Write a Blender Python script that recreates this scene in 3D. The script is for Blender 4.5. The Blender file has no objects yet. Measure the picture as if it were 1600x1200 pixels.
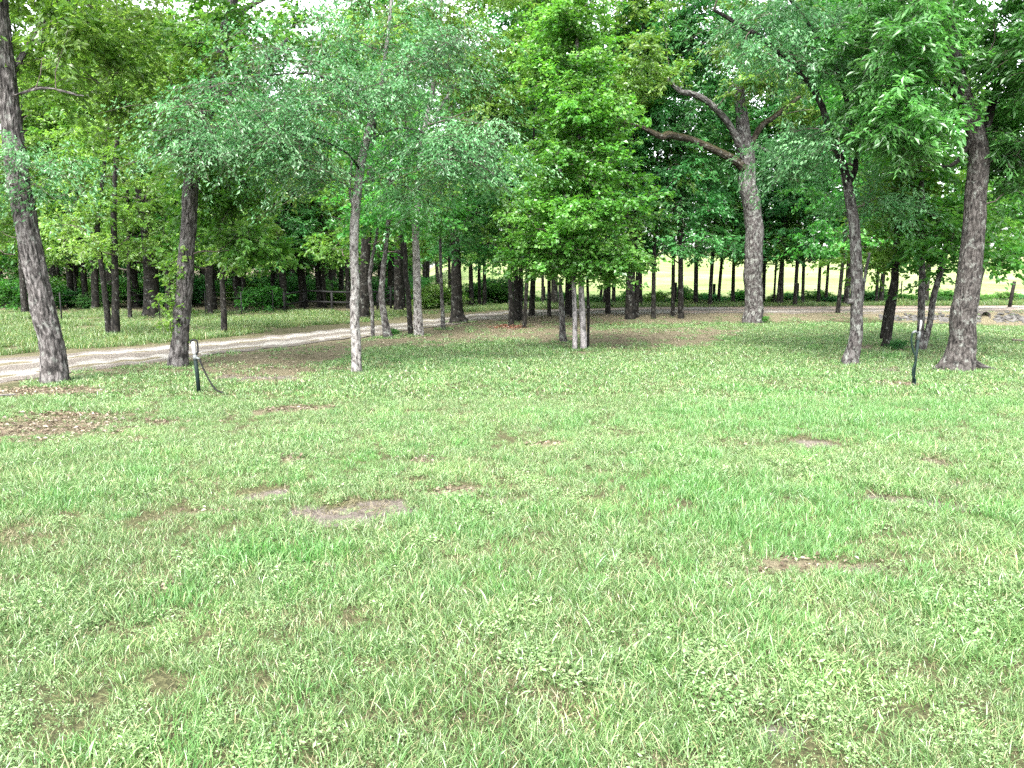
import bpy, math
import numpy as np
from math import radians, pi

# ------------------------------------------------------------------ camera, sky, sun, exposure
SC = bpy.context.scene
COL = SC.collection
F, CX, CY, H, PITCH = 1200.0, 800.0, 600.0, 1.6, radians(8.06)

cam_d = bpy.data.cameras.new('camera'); cam = bpy.data.objects.new('camera', cam_d); COL.objects.link(cam)
cam.location = (0, 0, H); cam.rotation_euler = (pi/2 - PITCH, 0, 0)
cam_d.sensor_width = 36; cam_d.lens = 36*F/1600; cam_d.clip_start = 0.05; cam_d.clip_end = 2000
SC.camera = cam

SUN_EL, SUN_AZ = radians(52), radians(200)        # high soft light from behind the camera (azimuth clockwise from +Y)
world = bpy.data.worlds.new('World'); SC.world = world; world.use_nodes = True
wn = world.node_tree; wn.nodes.clear()
sky = wn.nodes.new('ShaderNodeTexSky'); sky.sky_type = 'NISHITA'; sky.sun_disc = False
sky.sun_elevation = SUN_EL; sky.sun_rotation = SUN_AZ; sky.air_density = 1.0; sky.dust_density = 3.0
hsv = wn.nodes.new('ShaderNodeHueSaturation'); hsv.inputs['Saturation'].default_value = 0.22
bg = wn.nodes.new('ShaderNodeBackground'); bg.inputs['Strength'].default_value = 0.15
wo = wn.nodes.new('ShaderNodeOutputWorld')
wn.links.new(sky.outputs[0], hsv.inputs['Color']); wn.links.new(hsv.outputs[0], bg.inputs[0]); wn.links.new(bg.outputs[0], wo.inputs[0])

sun_d = bpy.data.lights.new('sun', 'SUN'); sun = bpy.data.objects.new('sun', sun_d); COL.objects.link(sun)
sun_d.energy = 1.5; sun_d.angle = radians(22); sun_d.color = (1.0, 0.96, 0.9)
sun.rotation_euler = (pi/2 - SUN_EL, 0, pi - SUN_AZ); sun.location = (0, -20, 40)

SC.view_settings.view_transform = 'Standard'; SC.view_settings.look = 'None'
SC.view_settings.exposure = 2.92; SC.view_settings.gamma = 1.0; SC.view_settings.use_curve_mapping = False
cy = SC.cycles
cy.max_bounces = 6; cy.diffuse_bounces = 5; cy.glossy_bounces = 2; cy.transmission_bounces = 5; cy.transparent_max_bounces = 2
cy.caustics_reflective = False; cy.caustics_refractive = False
cy.use_denoising = False; cy.use_adaptive_sampling = False

R = np.random.default_rng(11)

# ------------------------------------------------------------------ maths
def nrm(a): return a/np.maximum(np.linalg.norm(a, axis=-1, keepdims=True), 1e-9)
def smooth(a, b, x):
    t = np.clip((np.asarray(x, float)-a)/(b-a), 0, 1); return t*t*(3-2*t)
def _h(ix, iy, iz, s):
    n = (ix.astype(np.int64)*374761393 + iy.astype(np.int64)*668265263 + iz.astype(np.int64)*2147483647 + s*974711) & 0xffffffff
    n = ((n ^ (n >> 13))*1274126177) & 0xffffffff
    return ((n ^ (n >> 16)) & 0xffff)/32767.5 - 1
def vnoise(p, seed=0):
    p = np.asarray(p, float); i = np.floor(p); f = p-i; f = f*f*(3-2*f)
    x, y, z = i[..., 0], i[..., 1], i[..., 2]; r = 0
    for dx in (0, 1):
        for dy in (0, 1):
            for dz in (0, 1):
                w = (f[..., 0] if dx else 1-f[..., 0])*(f[..., 1] if dy else 1-f[..., 1])*(f[..., 2] if dz else 1-f[..., 2])
                r = r + w*_h(x+dx, y+dy, z+dz, seed)
    return r
def n2(x, y, scale, seed=0):
    return vnoise(np.stack([np.asarray(x)/scale, np.asarray(y)/scale, np.zeros_like(np.asarray(x, float))], -1), seed)

def terrain(x, y):
    x = np.asarray(x, float); y = np.asarray(y, float)
    z = 0.03*n2(x, y, 3.1, 1) + 0.015*n2(x, y, 1.1, 2)
    rx = smooth(-6, 14, x)
    z = z + 0.36*rx*smooth(25.7, 26.3+1.2*(1-smooth(8, 14, x)), y)                      # bank up to the track on the right
    z = z - 0.10*smooth(12, 18, x)*np.exp(-((y-25.0)/0.9)**2)  # ditch in front of the culvert
    fx = smooth(-9, -1, x + (y-36)*0.08)
    z = z + fx*np.maximum(y-37, 0)*0.055*smooth(37, 50, y)     # meadow rising behind the fence
    z = z + (1-fx)*np.maximum(y-30, 0)*0.012
    return np.where(y > 150, np.minimum(z, 6.5), z)
def T(x, y): return float(terrain(np.array([x]), np.array([y]))[0])

def ray(px, py):
    u, v = (px-CX)/F, -(py-CY)/F
    return np.array([u, math.cos(PITCH)+v*math.sin(PITCH), -math.sin(PITCH)+v*math.cos(PITCH)])
def at(px, py, Y):
    d = ray(px, py); return np.array([0, 0, H]) + d*(Y/d[1])
def hit(px, py):
    d = ray(px, py); t = np.linspace(1.5, 60, 6000)
    P = np.array([0, 0, H]) + t[:, None]*d
    below = np.nonzero(P[:, 2] <= terrain(P[:, 0], P[:, 1]))[0]
    return P[below[0]] if len(below) else P[-1]
def pix(P):
    P = np.asarray(P, float); c, s = math.cos(PITCH), math.sin(PITCH)
    y, z = P[..., 1], P[..., 2]-H
    dep = y*c - z*s; up = y*s + z*c
    return CX+F*P[..., 0]/dep, CY-F*up/dep, dep

# ------------------------------------------------------------------ mesh building
def mk_mesh(name, V, faces, mats, smooth_=False, uv=None, attrs=None, matidx=None):
    me = bpy.data.meshes.new(name); V = np.asarray(V, np.float32)
    faces = [np.asarray(f, np.int32) for f in (faces if isinstance(faces, list) else [faces]) if len(f)]
    me.vertices.add(len(V)); me.vertices.foreach_set('co', V.ravel())
    loops = np.concatenate([f.ravel() for f in faces]); sizes = np.concatenate([np.full(len(f), f.shape[1]) for f in faces])
    me.loops.add(len(loops)); me.loops.foreach_set('vertex_index', loops)
    me.polygons.add(len(sizes)); me.polygons.foreach_set('loop_start', np.concatenate([[0], np.cumsum(sizes)[:-1]]).astype(np.int32))
    me.update(calc_edges=True)
    me.polygons.foreach_set('use_smooth', np.full(len(sizes), smooth_, bool))
    if uv is not None:
        l = me.uv_layers.new(name='UVMap'); l.data.foreach_set('uv', np.asarray(uv, np.float32)[loops].ravel())
    for k, a in (attrs or {}).items():
        at_ = me.attributes.new(k, 'FLOAT', 'POINT'); at_.data.foreach_set('value', np.asarray(a, np.float32))
    for m in (mats if isinstance(mats, (list, tuple)) else [mats]): me.materials.append(m)
    if matidx is not None: me.polygons.foreach_set('material_index', np.asarray(matidx, np.int32))
    me.validate(); return me
def obj(name, me, parent=None, loc=None):
    o = bpy.data.objects.new(name, me); COL.objects.link(o)
    if parent is not None: o.parent = parent
    if loc is not None: o.location = loc
    return o
def tag(o, label=None, cat=None, group=None, kind=None):
    for k, v in (('label', label), ('category', cat), ('group', group), ('kind', kind)):
        if v: o[k] = v
    return o
def empty(name, loc, label, cat, group=None):
    e = bpy.data.objects.new(name, None); COL.objects.link(e); e.location = loc; e.empty_display_size = 0.2
    return tag(e, label, cat, group)

def catmull(P, n):
    P = np.asarray(P, float)
    if len(P) < 3:
        t = np.linspace(0, 1, n)[:, None]; return P[0]*(1-t)+P[-1]*t
    Q = np.vstack([2*P[0]-P[1], P, 2*P[-1]-P[-2]])
    s = np.linspace(0, len(P)-1-1e-6, n); i = s.astype(int); t = (s-i)[:, None]
    a, b, c, d = Q[i], Q[i+1], Q[i+2], Q[i+3]
    return 0.5*(2*b+(c-a)*t+(2*a-5*b+4*c-d)*t**2+(3*b-a-3*c+d)*t**3)
class Geo:
    """collects tubes, boxes and blades into one mesh"""
    def __init__(self): self.V = []; self.Q = []; self.Tq = []; self.U = []; self.n = 0
    def add(self, V, q=None, t=None, uv=None):
        V = np.asarray(V, float).reshape(-1, 3); self.V.append(V)
        if q is not None and len(q): self.Q.append(np.asarray(q)+self.n)
        if t is not None and len(t): self.Tq.append(np.asarray(t)+self.n)
        self.U.append(np.zeros((len(V), 2)) if uv is None else uv); self.n += len(V)
    def tube(self, P, r, sides=8, cap=False, rough=0, flare=0, seed=0, fine=0):
        P = np.asarray(P, float); n = len(P); r = np.broadcast_to(np.asarray(r, float), (n,))
        tg = nrm(np.gradient(P, axis=0)); ref = np.array([0.0, 1, 0]) if abs(tg[0][1]) < 0.9 else np.array([1.0, 0, 0])
        A = np.zeros((n, 3)); a = ref
        for i in range(n):
            a = a - tg[i]*np.dot(a, tg[i]); a = a/max(np.linalg.norm(a), 1e-6); A[i] = a
        B = np.cross(tg, A); th = np.arange(sides+1)*2*pi/sides
        L = np.concatenate([[0], np.cumsum(np.linalg.norm(np.diff(P, axis=0), axis=1))])
        rr = np.repeat(r[:, None], sides+1, 1)
        c, s = np.cos(th), np.sin(th)
        if flare:
            lob = 1+0.55*np.cos(3*th+seed)+0.35*np.cos(5*th+2.1*seed+1)
            rr = rr*(1+0.7*flare*np.exp(-np.maximum(L-0.12, 0)/0.16)[:, None]*lob[None])
        if rough:
            q = np.stack([np.repeat(c[None], n, 0)*2.2, np.repeat(s[None], n, 0)*2.2, np.repeat(L[:, None], sides+1, 1)/max(r.max(), .02)*0.45], -1)
            rr = rr*(1+rough*vnoise(q, seed)+0.5*rough*vnoise(q*2.3, seed+5))
        if fine:
            q = np.stack([np.repeat(c[None], n, 0)*r.max()/0.04, np.repeat(s[None], n, 0)*r.max()/0.04, np.repeat(L[:, None], sides+1, 1)/0.17], -1)
            k = vnoise(q, seed+9)+0.5*vnoise(q*2.1, seed+10)
            rr = rr + fine*(np.clip(1-2.2*np.abs(k), 0, 1)*-1.0 + 0.4)
        V = P[:, None, :] + rr[..., None]*(c[None, :, None]*A[:, None]+s[None, :, None]*B[:, None])
        uv = np.stack([np.repeat((th/(2*pi))[None], n, 0)*2*pi*max(float(np.median(r)), .01), np.repeat(L[:, None], sides+1, 1)], -1)
        i, j = np.meshgrid(np.arange(n-1), np.arange(sides), indexing='ij'); b = i*(sides+1)+j
        q = np.stack([b, b+1, b+sides+2, b+sides+1], -1).reshape(-1, 4); V = V.reshape(-1, 3)
        t = []
        if cap:
            V = np.vstack([V, P[0], P[-1]]); uv = np.vstack([uv.reshape(-1, 2), [[0, 0], [0, L[-1]]]])
            for k in range(sides):
                t.append([n*(sides+1), k+1, k]); o = (n-1)*(sides+1); t.append([n*(sides+1)+1, o+k, o+k+1])
        self.add(V, q, t, uv.reshape(-1, 2))
    def box(self, c, s, rot=0):
        x, y, z = np.array(s)/2; v = np.array([[a*x, b*y, d*z] for a in (-1, 1) for b in (-1, 1) for d in (-1, 1)])
        ca, sa = math.cos(rot), math.sin(rot); v = np.stack([v[:, 0]*ca-v[:, 1]*sa, v[:, 0]*sa+v[:, 1]*ca, v[:, 2]], -1)+np.array(c)
        self.add(v, [[0, 1, 3, 2], [4, 6, 7, 5], [0, 4, 5, 1], [2, 3, 7, 6], [0, 2, 6, 4], [1, 5, 7, 3]])
    def mesh(self, name, mat, smooth_=True):
        f = []
        if self.Q: f.append(np.vstack(self.Q))
        if self.Tq: f.append(np.vstack(self.Tq))
        return mk_mesh(name, np.vstack(self.V), f, mat, smooth_, np.vstack(self.U))

# ------------------------------------------------------------------ materials
def mat(name):
    m = bpy.data.materials.new(name); m.use_nodes = True; m.node_tree.nodes.clear()
    nt = m.node_tree; out = nt.nodes.new('ShaderNodeOutputMaterial')
    def N(t, **k):
        n = nt.nodes.new('ShaderNode'+t)
        for a, v in k.items():
            if a.startswith('i_'): n.inputs[a[2:].replace('_', ' ')].default_value = v
            else: setattr(n, a, v)
        return n
    def L(a, b): nt.links.new(a, b)
    return m, N, L, out
def ramp(N, stops, interp='LINEAR'):
    r = N('ValToRGB'); r.color_ramp.interpolation = interp; e = r.color_ramp.elements
    while len(e) < len(stops): e.new(0.5)
    for k, (p, c) in enumerate(stops): e[k].position = p; e[k].color = (*c, 1)
    return r
def leaf_mat(name, cols, trans=0.45, gloss=0.06, rough=0.42, hue=0.0, val=0.35):
    m, N, L, out = mat(name)
    a = N('Attribute', attribute_name='rnd'); oi = N('ObjectInfo')
    rp = ramp(N, [(k/(len(cols)-1), c) for k, c in enumerate(cols)]); L(a.outputs['Fac'], rp.inputs[0])
    hs = N('HueSaturation'); L(rp.outputs[0], hs.inputs['Color'])
    m1 = N('MapRange'); m1.inputs['To Min'].default_value = 0.5-hue/2; m1.inputs['To Max'].default_value = 0.5+hue/2; L(oi.outputs['Random'], m1.inputs[0]); L(m1.outputs[0], hs.inputs['Hue'])
    # clump to clump variation through the volume
    g = N('NewGeometry'); nz = N('TexNoise', i_Scale=0.9, i_Detail=1.0); L(g.outputs['Position'], nz.inputs['Vector'])
    m2 = N('MapRange'); m2.inputs['From Min'].default_value = 0.3; m2.inputs['From Max'].default_value = 0.7
    m2.inputs['To Min'].default_value = 1-val; m2.inputs['To Max'].default_value = 1+val; L(nz.outputs['Fac'], m2.inputs[0]); L(m2.outputs[0], hs.inputs['Value'])
    d = N('BsdfDiffuse'); t = N('BsdfTranslucent'); gl = N('BsdfGlossy', i_Roughness=rough); gl.inputs['Color'].default_value = (1, 1, 1, 1)
    L(hs.outputs[0], d.inputs[0])
    h2 = N('HueSaturation', i_Hue=0.485, i_Saturation=1.1, i_Value=1.35); L(hs.outputs[0], h2.inputs['Color']); L(h2.outputs[0], t.inputs[0])
    x = N('MixShader', i_Fac=trans); L(d.outputs[0], x.inputs[1]); L(t.outputs[0], x.inputs[2])
    y = N('MixShader', i_Fac=gloss); L(x.outputs[0], y.inputs[1]); L(gl.outputs[0], y.inputs[2]); L(y.outputs[0], out.inputs[0])
    return m
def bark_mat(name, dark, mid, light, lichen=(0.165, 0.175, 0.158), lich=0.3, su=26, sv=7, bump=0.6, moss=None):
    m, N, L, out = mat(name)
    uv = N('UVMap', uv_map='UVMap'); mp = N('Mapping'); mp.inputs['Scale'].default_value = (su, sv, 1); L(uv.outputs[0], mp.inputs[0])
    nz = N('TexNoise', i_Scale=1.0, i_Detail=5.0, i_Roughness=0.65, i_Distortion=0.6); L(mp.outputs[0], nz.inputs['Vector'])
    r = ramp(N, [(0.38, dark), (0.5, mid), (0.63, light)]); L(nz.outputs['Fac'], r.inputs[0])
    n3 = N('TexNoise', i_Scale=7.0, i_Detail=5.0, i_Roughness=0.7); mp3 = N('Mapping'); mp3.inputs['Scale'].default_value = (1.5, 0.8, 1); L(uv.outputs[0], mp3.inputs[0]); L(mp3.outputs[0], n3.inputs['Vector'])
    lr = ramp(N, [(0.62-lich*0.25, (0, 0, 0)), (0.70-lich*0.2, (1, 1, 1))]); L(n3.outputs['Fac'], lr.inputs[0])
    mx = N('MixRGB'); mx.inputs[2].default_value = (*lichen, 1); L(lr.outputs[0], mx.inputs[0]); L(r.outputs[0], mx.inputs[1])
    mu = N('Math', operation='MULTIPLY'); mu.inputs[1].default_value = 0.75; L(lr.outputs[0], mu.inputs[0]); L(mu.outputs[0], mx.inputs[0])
    col = mx.outputs[0]
    if moss:
        g = N('NewGeometry'); sp = N('SeparateXYZ'); L(g.outputs['Normal'], sp.inputs[0])
        mr = N('MapRange'); mr.inputs['From Min'].default_value = 0.1; mr.inputs['From Max'].default_value = 0.6; L(sp.outputs['Z'], mr.inputs[0])
        m5 = N('MixRGB'); m5.inputs[2].default_value = (*moss, 1); L(mr.outputs[0], m5.inputs[0]); L(col, m5.inputs[1]); col = m5.outputs[0]
    p = N('BsdfPrincipled', i_Roughness=0.9); p.inputs['Specular IOR Level'].default_value = 0.2; L(col, p.inputs['Base Color'])
    b = N('Bump', i_Strength=min(bump*1.5, 1.0), i_Distance=0.04); L(nz.outputs['Fac'], b.inputs['Height']); L(b.outputs[0], p.inputs['Normal']); L(p.outputs[0], out.inputs[0])
    return m
def plain(name, col, rough=0.7, metal=0.0, vary=0.25, scale=30, spec=0.4):
    m, N, L, out = mat(name)
    tc = N('TexCoord'); nz = N('TexNoise', i_Scale=scale, i_Detail=3.0); L(tc.outputs['Object'], nz.inputs['Vector'])
    r = ramp(N, [(0.3, tuple(c*(1-vary) for c in col)), (0.7, tuple(min(c*(1+vary), 1) for c in col))]); L(nz.outputs['Fac'], r.inputs[0])
    p = N('BsdfPrincipled', i_Roughness=rough, i_Metallic=metal); p.inputs['Specular IOR Level'].default_value = spec
    L(r.outputs[0], p.inputs['Base Color']); L(p.outputs[0], out.inputs[0]); return m

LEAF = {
 'oak':   leaf_mat('leaf_oak', [(0.032, 0.120, 0.016), (0.068, 0.195, 0.028), (0.160, 0.305, 0.068)], 0.52, 0.03),
 'yellow':leaf_mat('leaf_yellow_green', [(0.060, 0.150, 0.022), (0.115, 0.235, 0.042), (0.215, 0.335, 0.088)], 0.56, 0.03),
 'elm':   leaf_mat('leaf_feathery', [(0.034, 0.135, 0.042), (0.078, 0.220, 0.080), (0.170, 0.325, 0.150)], 0.48, 0.04),
 'maple': leaf_mat('leaf_maple', [(0.034, 0.140, 0.016), (0.078, 0.235, 0.034), (0.180, 0.355, 0.085)], 0.52, 0.035),
 'pecan': leaf_mat('leaf_pecan', [(0.034, 0.138, 0.026), (0.070, 0.220, 0.046), (0.150, 0.325, 0.105)], 0.52, 0.04),
 'woods': leaf_mat('leaf_woods', [(0.034, 0.130, 0.020), (0.070, 0.205, 0.034), (0.145, 0.290, 0.065)], 0.55, 0.02, hue=0.045),
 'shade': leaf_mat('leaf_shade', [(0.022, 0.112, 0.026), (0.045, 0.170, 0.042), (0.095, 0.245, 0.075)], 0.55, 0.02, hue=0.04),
}
BARK = {
 'oak':   bark_mat('bark_oak', (0.012, 0.011, 0.0105), (0.052, 0.047, 0.045), (0.135, 0.126, 0.122), lich=0.25),
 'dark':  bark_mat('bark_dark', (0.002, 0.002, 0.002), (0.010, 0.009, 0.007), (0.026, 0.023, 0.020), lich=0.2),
 'pale':  bark_mat('bark_pale', (0.028, 0.024, 0.023), (0.161, 0.150, 0.142), (0.245, 0.236, 0.226), lichen=(0.236, 0.245, 0.226), lich=0.3, su=18, sv=9),
 'grey':  bark_mat('bark_grey', (0.007, 0.006, 0.006), (0.043, 0.038, 0.036), (0.086, 0.082, 0.079), lich=0.45, su=24, sv=8),
 'smooth':bark_mat('bark_smooth', (0.069, 0.064, 0.064), (0.194, 0.180, 0.180), (0.252, 0.233, 0.233), lich=0.15, su=14, sv=6, bump=0.2),
 'right': bark_mat('bark_right', (0.007, 0.006, 0.006), (0.036, 0.032, 0.029), (0.074, 0.068, 0.064), lich=0.3, su=34, sv=10),
 'mossy': bark_mat('bark_mossy', (0.006, 0.004, 0.002), (0.026, 0.021, 0.014), (0.065, 0.055, 0.041), lich=0.3, moss=(0.024, 0.021, 0.007)),
 'twig':  plain('bark_twig', (0.085, 0.07, 0.06), 0.9, vary=0.4, scale=6, spec=0.15),
}

# ------------------------------------------------------------------ ground
# bare and littered spots on the lawn: photo pixel of the middle, half sizes in metres, kind
SPOTS = [(530, 803, .42, .17, 's'), (590, 785, .22, .1, 's'), (705, 770, .22, .14, 'l'), (1390, 776, .25, .08, 's'), (1492, 757, .16, .13, 's'), (1458, 722, .28, .12, 's'),
 (1270, 692, .28, .14, 's'), (1255, 880, .28, .09, 'l'), (1190, 893, .2, .06, 'l'), (672, 722, .26, .12, 'l'), (415, 770, .18, .1, 's'), (350, 800, .25, .05, 'l'),
 (455, 720, .12, .08, 'l'), (35, 672, .85, .65, 'l'), (110, 650, .55, .2, 'l'), (60, 612, .9, .35, 'l'), (390, 590, .8, .28, 's'), (470, 575, 1.2, .6, 'l'), (300, 580, 1.2, .4, 'l'), (150, 580, 1.0, .3, 'l'),
 (590, 570, .4, .25, 'l'), (1410, 600, .4, .22, 'l'), (1400, 595, .25, .1, 's'), (1490, 578, .95, .35, 's'), (1330, 572, .5, .2, 'l'), (1390, 545, .9, .9, 'l'), (905, 550, .5, .3, 'l'), (1435, 642, .2, .05, 's'),
 (985, 555, .55, .05, 's'), (925, 553, .3, .05, 's'), (160, 745, .2, .06, 'l'), (80, 905, .07, .05, 's'), (1320, 893, .07, .04, 's'), (670, 955, .05, .03, 's'), (470, 640, .45, .2, 'l'), (855, 695, .15, .06, 'l'), (1215, 1145, .07, .04, 's'),
 (1100, 770, .1, .08, 's'), (300, 755, .2, .06, 'l'), (250, 660, .2, .1, 'l'), (530, 890, .08, .04, 'l'), (260, 920, .07, .05, 'l')]
SPOTW = []
for px, py, rx, ry, k in SPOTS:
    p = hit(px, py); SPOTW.append((p[0], p[1], rx*1.05, ry+(.03 if k == 's' and p[1] < 10 and rx > .1 else 0), k))
# track edges in photo pixels (far edge, near edge)
TRK_PX = [(-260, 596, 660), (-120, 577, 627), (0, 559, 596), (100, 551, 582), (200, 543, 568), (300, 536, 557), (400, 527, 546), (500, 516, 533), (600, 506, 520), (690, 496, 508), (760, 488, 499), (860, 483, 494), (1000, 480, 491), (1200, 479, 490), (1400, 478, 489), (1600, 477, 487), (1760, 477, 487), (2000, 477, 488)]
TRK = np.array([[*hit(x, a)[:2], *hit(x, b)[:2]] for x, a, b in TRK_PX])
TRK = np.hstack([catmull(np.c_[TRK[:, :2], np.zeros(len(TRK))], 160)[:, :2], catmull(np.c_[TRK[:, 2:], np.zeros(len(TRK))], 160)[:, :2]])
def track_mask(x, y):
    """signed distance-like: >0 inside the track"""
    mid = (TRK[:, :2]+TRK[:, 2:])/2; hw = np.linalg.norm(TRK[:, :2]-TRK[:, 2:], axis=1)/2
    x = np.asarray(x, float).ravel(); y = np.asarray(y, float).ravel(); best = np.full(len(x), 1e9); side = np.zeros(len(x))
    for m, h_ in zip(mid, np.minimum(hw, 2.4)):
        d = np.hypot(x-m[0], y-m[1])-h_; best = np.minimum(best, d)
    return -best
def beyond_track(x, y):
    """True beyond the far edge of the track"""
    x = np.asarray(x, float).ravel(); y = np.asarray(y, float).ravel()
    o = np.argsort(TRK[:, 0]); return y > np.interp(x, TRK[o, 0], TRK[o, 1])
def spot_mask(x, y, kinds, grow=1.0):
    m = np.zeros(np.shape(x))
    wob = 1+0.6*n2(x, y, 0.24, 7)+0.45*n2(x, y, 0.08, 8)
    for sx, sy, rx, ry, k in SPOTW:
        if k in kinds:
            d = np.hypot((x-sx)/(rx*grow), (y-sy)/(ry*grow))*wob; m = np.maximum(m, 1-smooth(0.65, 1.15, d))
    return m
def litter_mask(x, y):
    """leaf-strewn shade between the lawn and the track, and the floor of the wood"""
    x = np.asarray(x, float); y = np.asarray(y, float)
    px, py, dep = pix(np.stack([x, y, terrain(x, y)], -1))
    w = 5*n2(x, y, 1.7, 3)+3*n2(x, y, 0.6, 4)
    edge = np.interp(px, [0, 200, 430, 560, 640, 760, 900, 1000, 1100, 1150, 1200, 1370, 1400, 1600], [600, 572, 600, 552, 542, 536, 541, 543, 540, 522, 500, 499, 506, 506])
    m = (1-smooth(-7, 9, py+w-edge))*(dep > 1)
    m = np.where((px > 930) & (px < 1180), m*(1-.75*np.exp(-((py+w*.5-509)/5.5)**2)), m)
    m = m*np.where(beyond_track(x.ravel(), y.ravel()).reshape(x.shape), 0.5, 1.0)
    wood = smooth(29, 33, y)*(1-smooth(-9, -3, x))*0.9
    return np.maximum(m*(y > 1), wood)

def axis(parts):
    a = [np.linspace(s, e, max(int(round((e-s)/st)), 1), endpoint=False) for s, e, st in parts]; return np.concatenate(a+[[parts[-1][1]]])
xs = axis([(-400, -120, 28), (-120, -40, 4), (-40, -14, 0.6), (-14, 14, 0.17), (14, 40, 0.6), (40, 120, 4), (120, 400, 28)])
ys = axis([(-300, -40, 26), (-40, -4, 3), (-4, 1, 0.5), (1, 20, 0.14), (20, 40, 0.3), (40, 80, 2), (80, 200, 6), (200, 700, 50)])
gx, gy = np.meshgrid(xs, ys, indexing='ij'); gz = terrain(gx, gy)
soil = spot_mask(gx, gy, 's'); lit = np.maximum(spot_mask(gx, gy, 'l')*0.9, litter_mask(gx, gy))
fieldm = smooth(-9, -4, gx+(gy-36)*0.08)*smooth(34.5, 36.5, gy)
trk = track_mask(gx, gy).reshape(gx.shape)
gz = gz - 0.05*soil*(gy < 12) - 0.03*smooth(0, .4, trk)
NX, NY = gx.shape; I = np.arange(NX*NY).reshape(NX, NY)
quads = np.stack([I[:-1, :-1], I[1:, :-1], I[1:, 1:], I[:-1, 1:]], -1).reshape(-1, 4)

def ground_mat():
    m, N, L, out = mat('ground_lawn')
    g = N('NewGeometry'); P = g.outputs['Position']
    def noise(s, d=4.0, r=0.6): n = N('TexNoise', i_Scale=s, i_Detail=d, i_Roughness=r); L(P, n.inputs['Vector']); return n.outputs['Fac']
    nb, nm, nf = noise(0.5), noise(3.0), noise(40.0, 5.0, 0.7)
    thatch = ramp(N, [(0.3, (0.022, 0.022, 0.012)), (0.5, (0.050, 0.052, 0.024)), (0.7, (0.115, 0.112, 0.056))]); L(nf, thatch.inputs[0])
    soil_ = ramp(N, [(0.3, (0.055, 0.046, 0.040)), (0.55, (0.115, 0.100, 0.086)), (0.75, (0.19, 0.168, 0.146))]); L(nf, soil_.inputs[0])
    litt = ramp(N, [(0.28, (0.036, 0.030, 0.020)), (0.5, (0.105, 0.092, 0.058)), (0.72, (0.19, 0.165, 0.115))]); L(nf, litt.inputs[0])
    fld = ramp(N, [(0.36, (0.100, 0.158, 0.045)), (0.5, (0.150, 0.192, 0.072)), (0.64, (0.200, 0.215, 0.112))]); n4 = noise(0.22, 8.0, 0.7); L(n4, fld.inputs[0])
    def mask(name, src, lo=0.35, hi=0.65, amp=0.5):
        a = N('Attribute', attribute_name=name); s = N('Math', operation='MULTIPLY_ADD'); s.inputs[1].default_value = amp; s.inputs[2].default_value = -amp/2; L(src, s.inputs[0])
        ad = N('Math', operation='ADD'); L(a.outputs['Fac'], ad.inputs[0]); L(s.outputs[0], ad.inputs[1])
        mr = N('MapRange'); mr.inputs['From Min'].default_value = lo; mr.inputs['From Max'].default_value = hi; L(ad.outputs[0], mr.inputs[0]); return mr.outputs[0]
    def mix(f, a, b): x = N('MixRGB'); L(f, x.inputs[0]); L(a, x.inputs[1]); L(b, x.inputs[2]); return x.outputs[0]
    c = mix(mask('litter', nm), thatch.outputs[0], litt.outputs[0])
    c = mix(mask('soil', nf, 0.3, 0.6), c, soil_.outputs[0]); c = mix(mask('field', nm), c, fld.outputs[0])
    p = N('BsdfPrincipled', i_Roughness=0.95); p.inputs['Specular IOR Level'].default_value = 0.1; L(c, p.inputs['Base Color'])
    b = N('Bump', i_Strength=0.8, i_Distance=0.03); L(nf, b.inputs['Height']); L(b.outputs[0], p.inputs['Normal']); L(p.outputs[0], out.inputs[0])
    return m
gme = mk_mesh('ground', np.stack([gx, gy, gz], -1).reshape(-1, 3), quads, ground_mat(), True, None, dict(soil=soil.ravel(), litter=lit.ravel(), field=fieldm.ravel()))
tag(obj('ground', gme), 'patchy green lawn and meadow ground with bare soil spots', 'ground', kind='structure')

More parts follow.
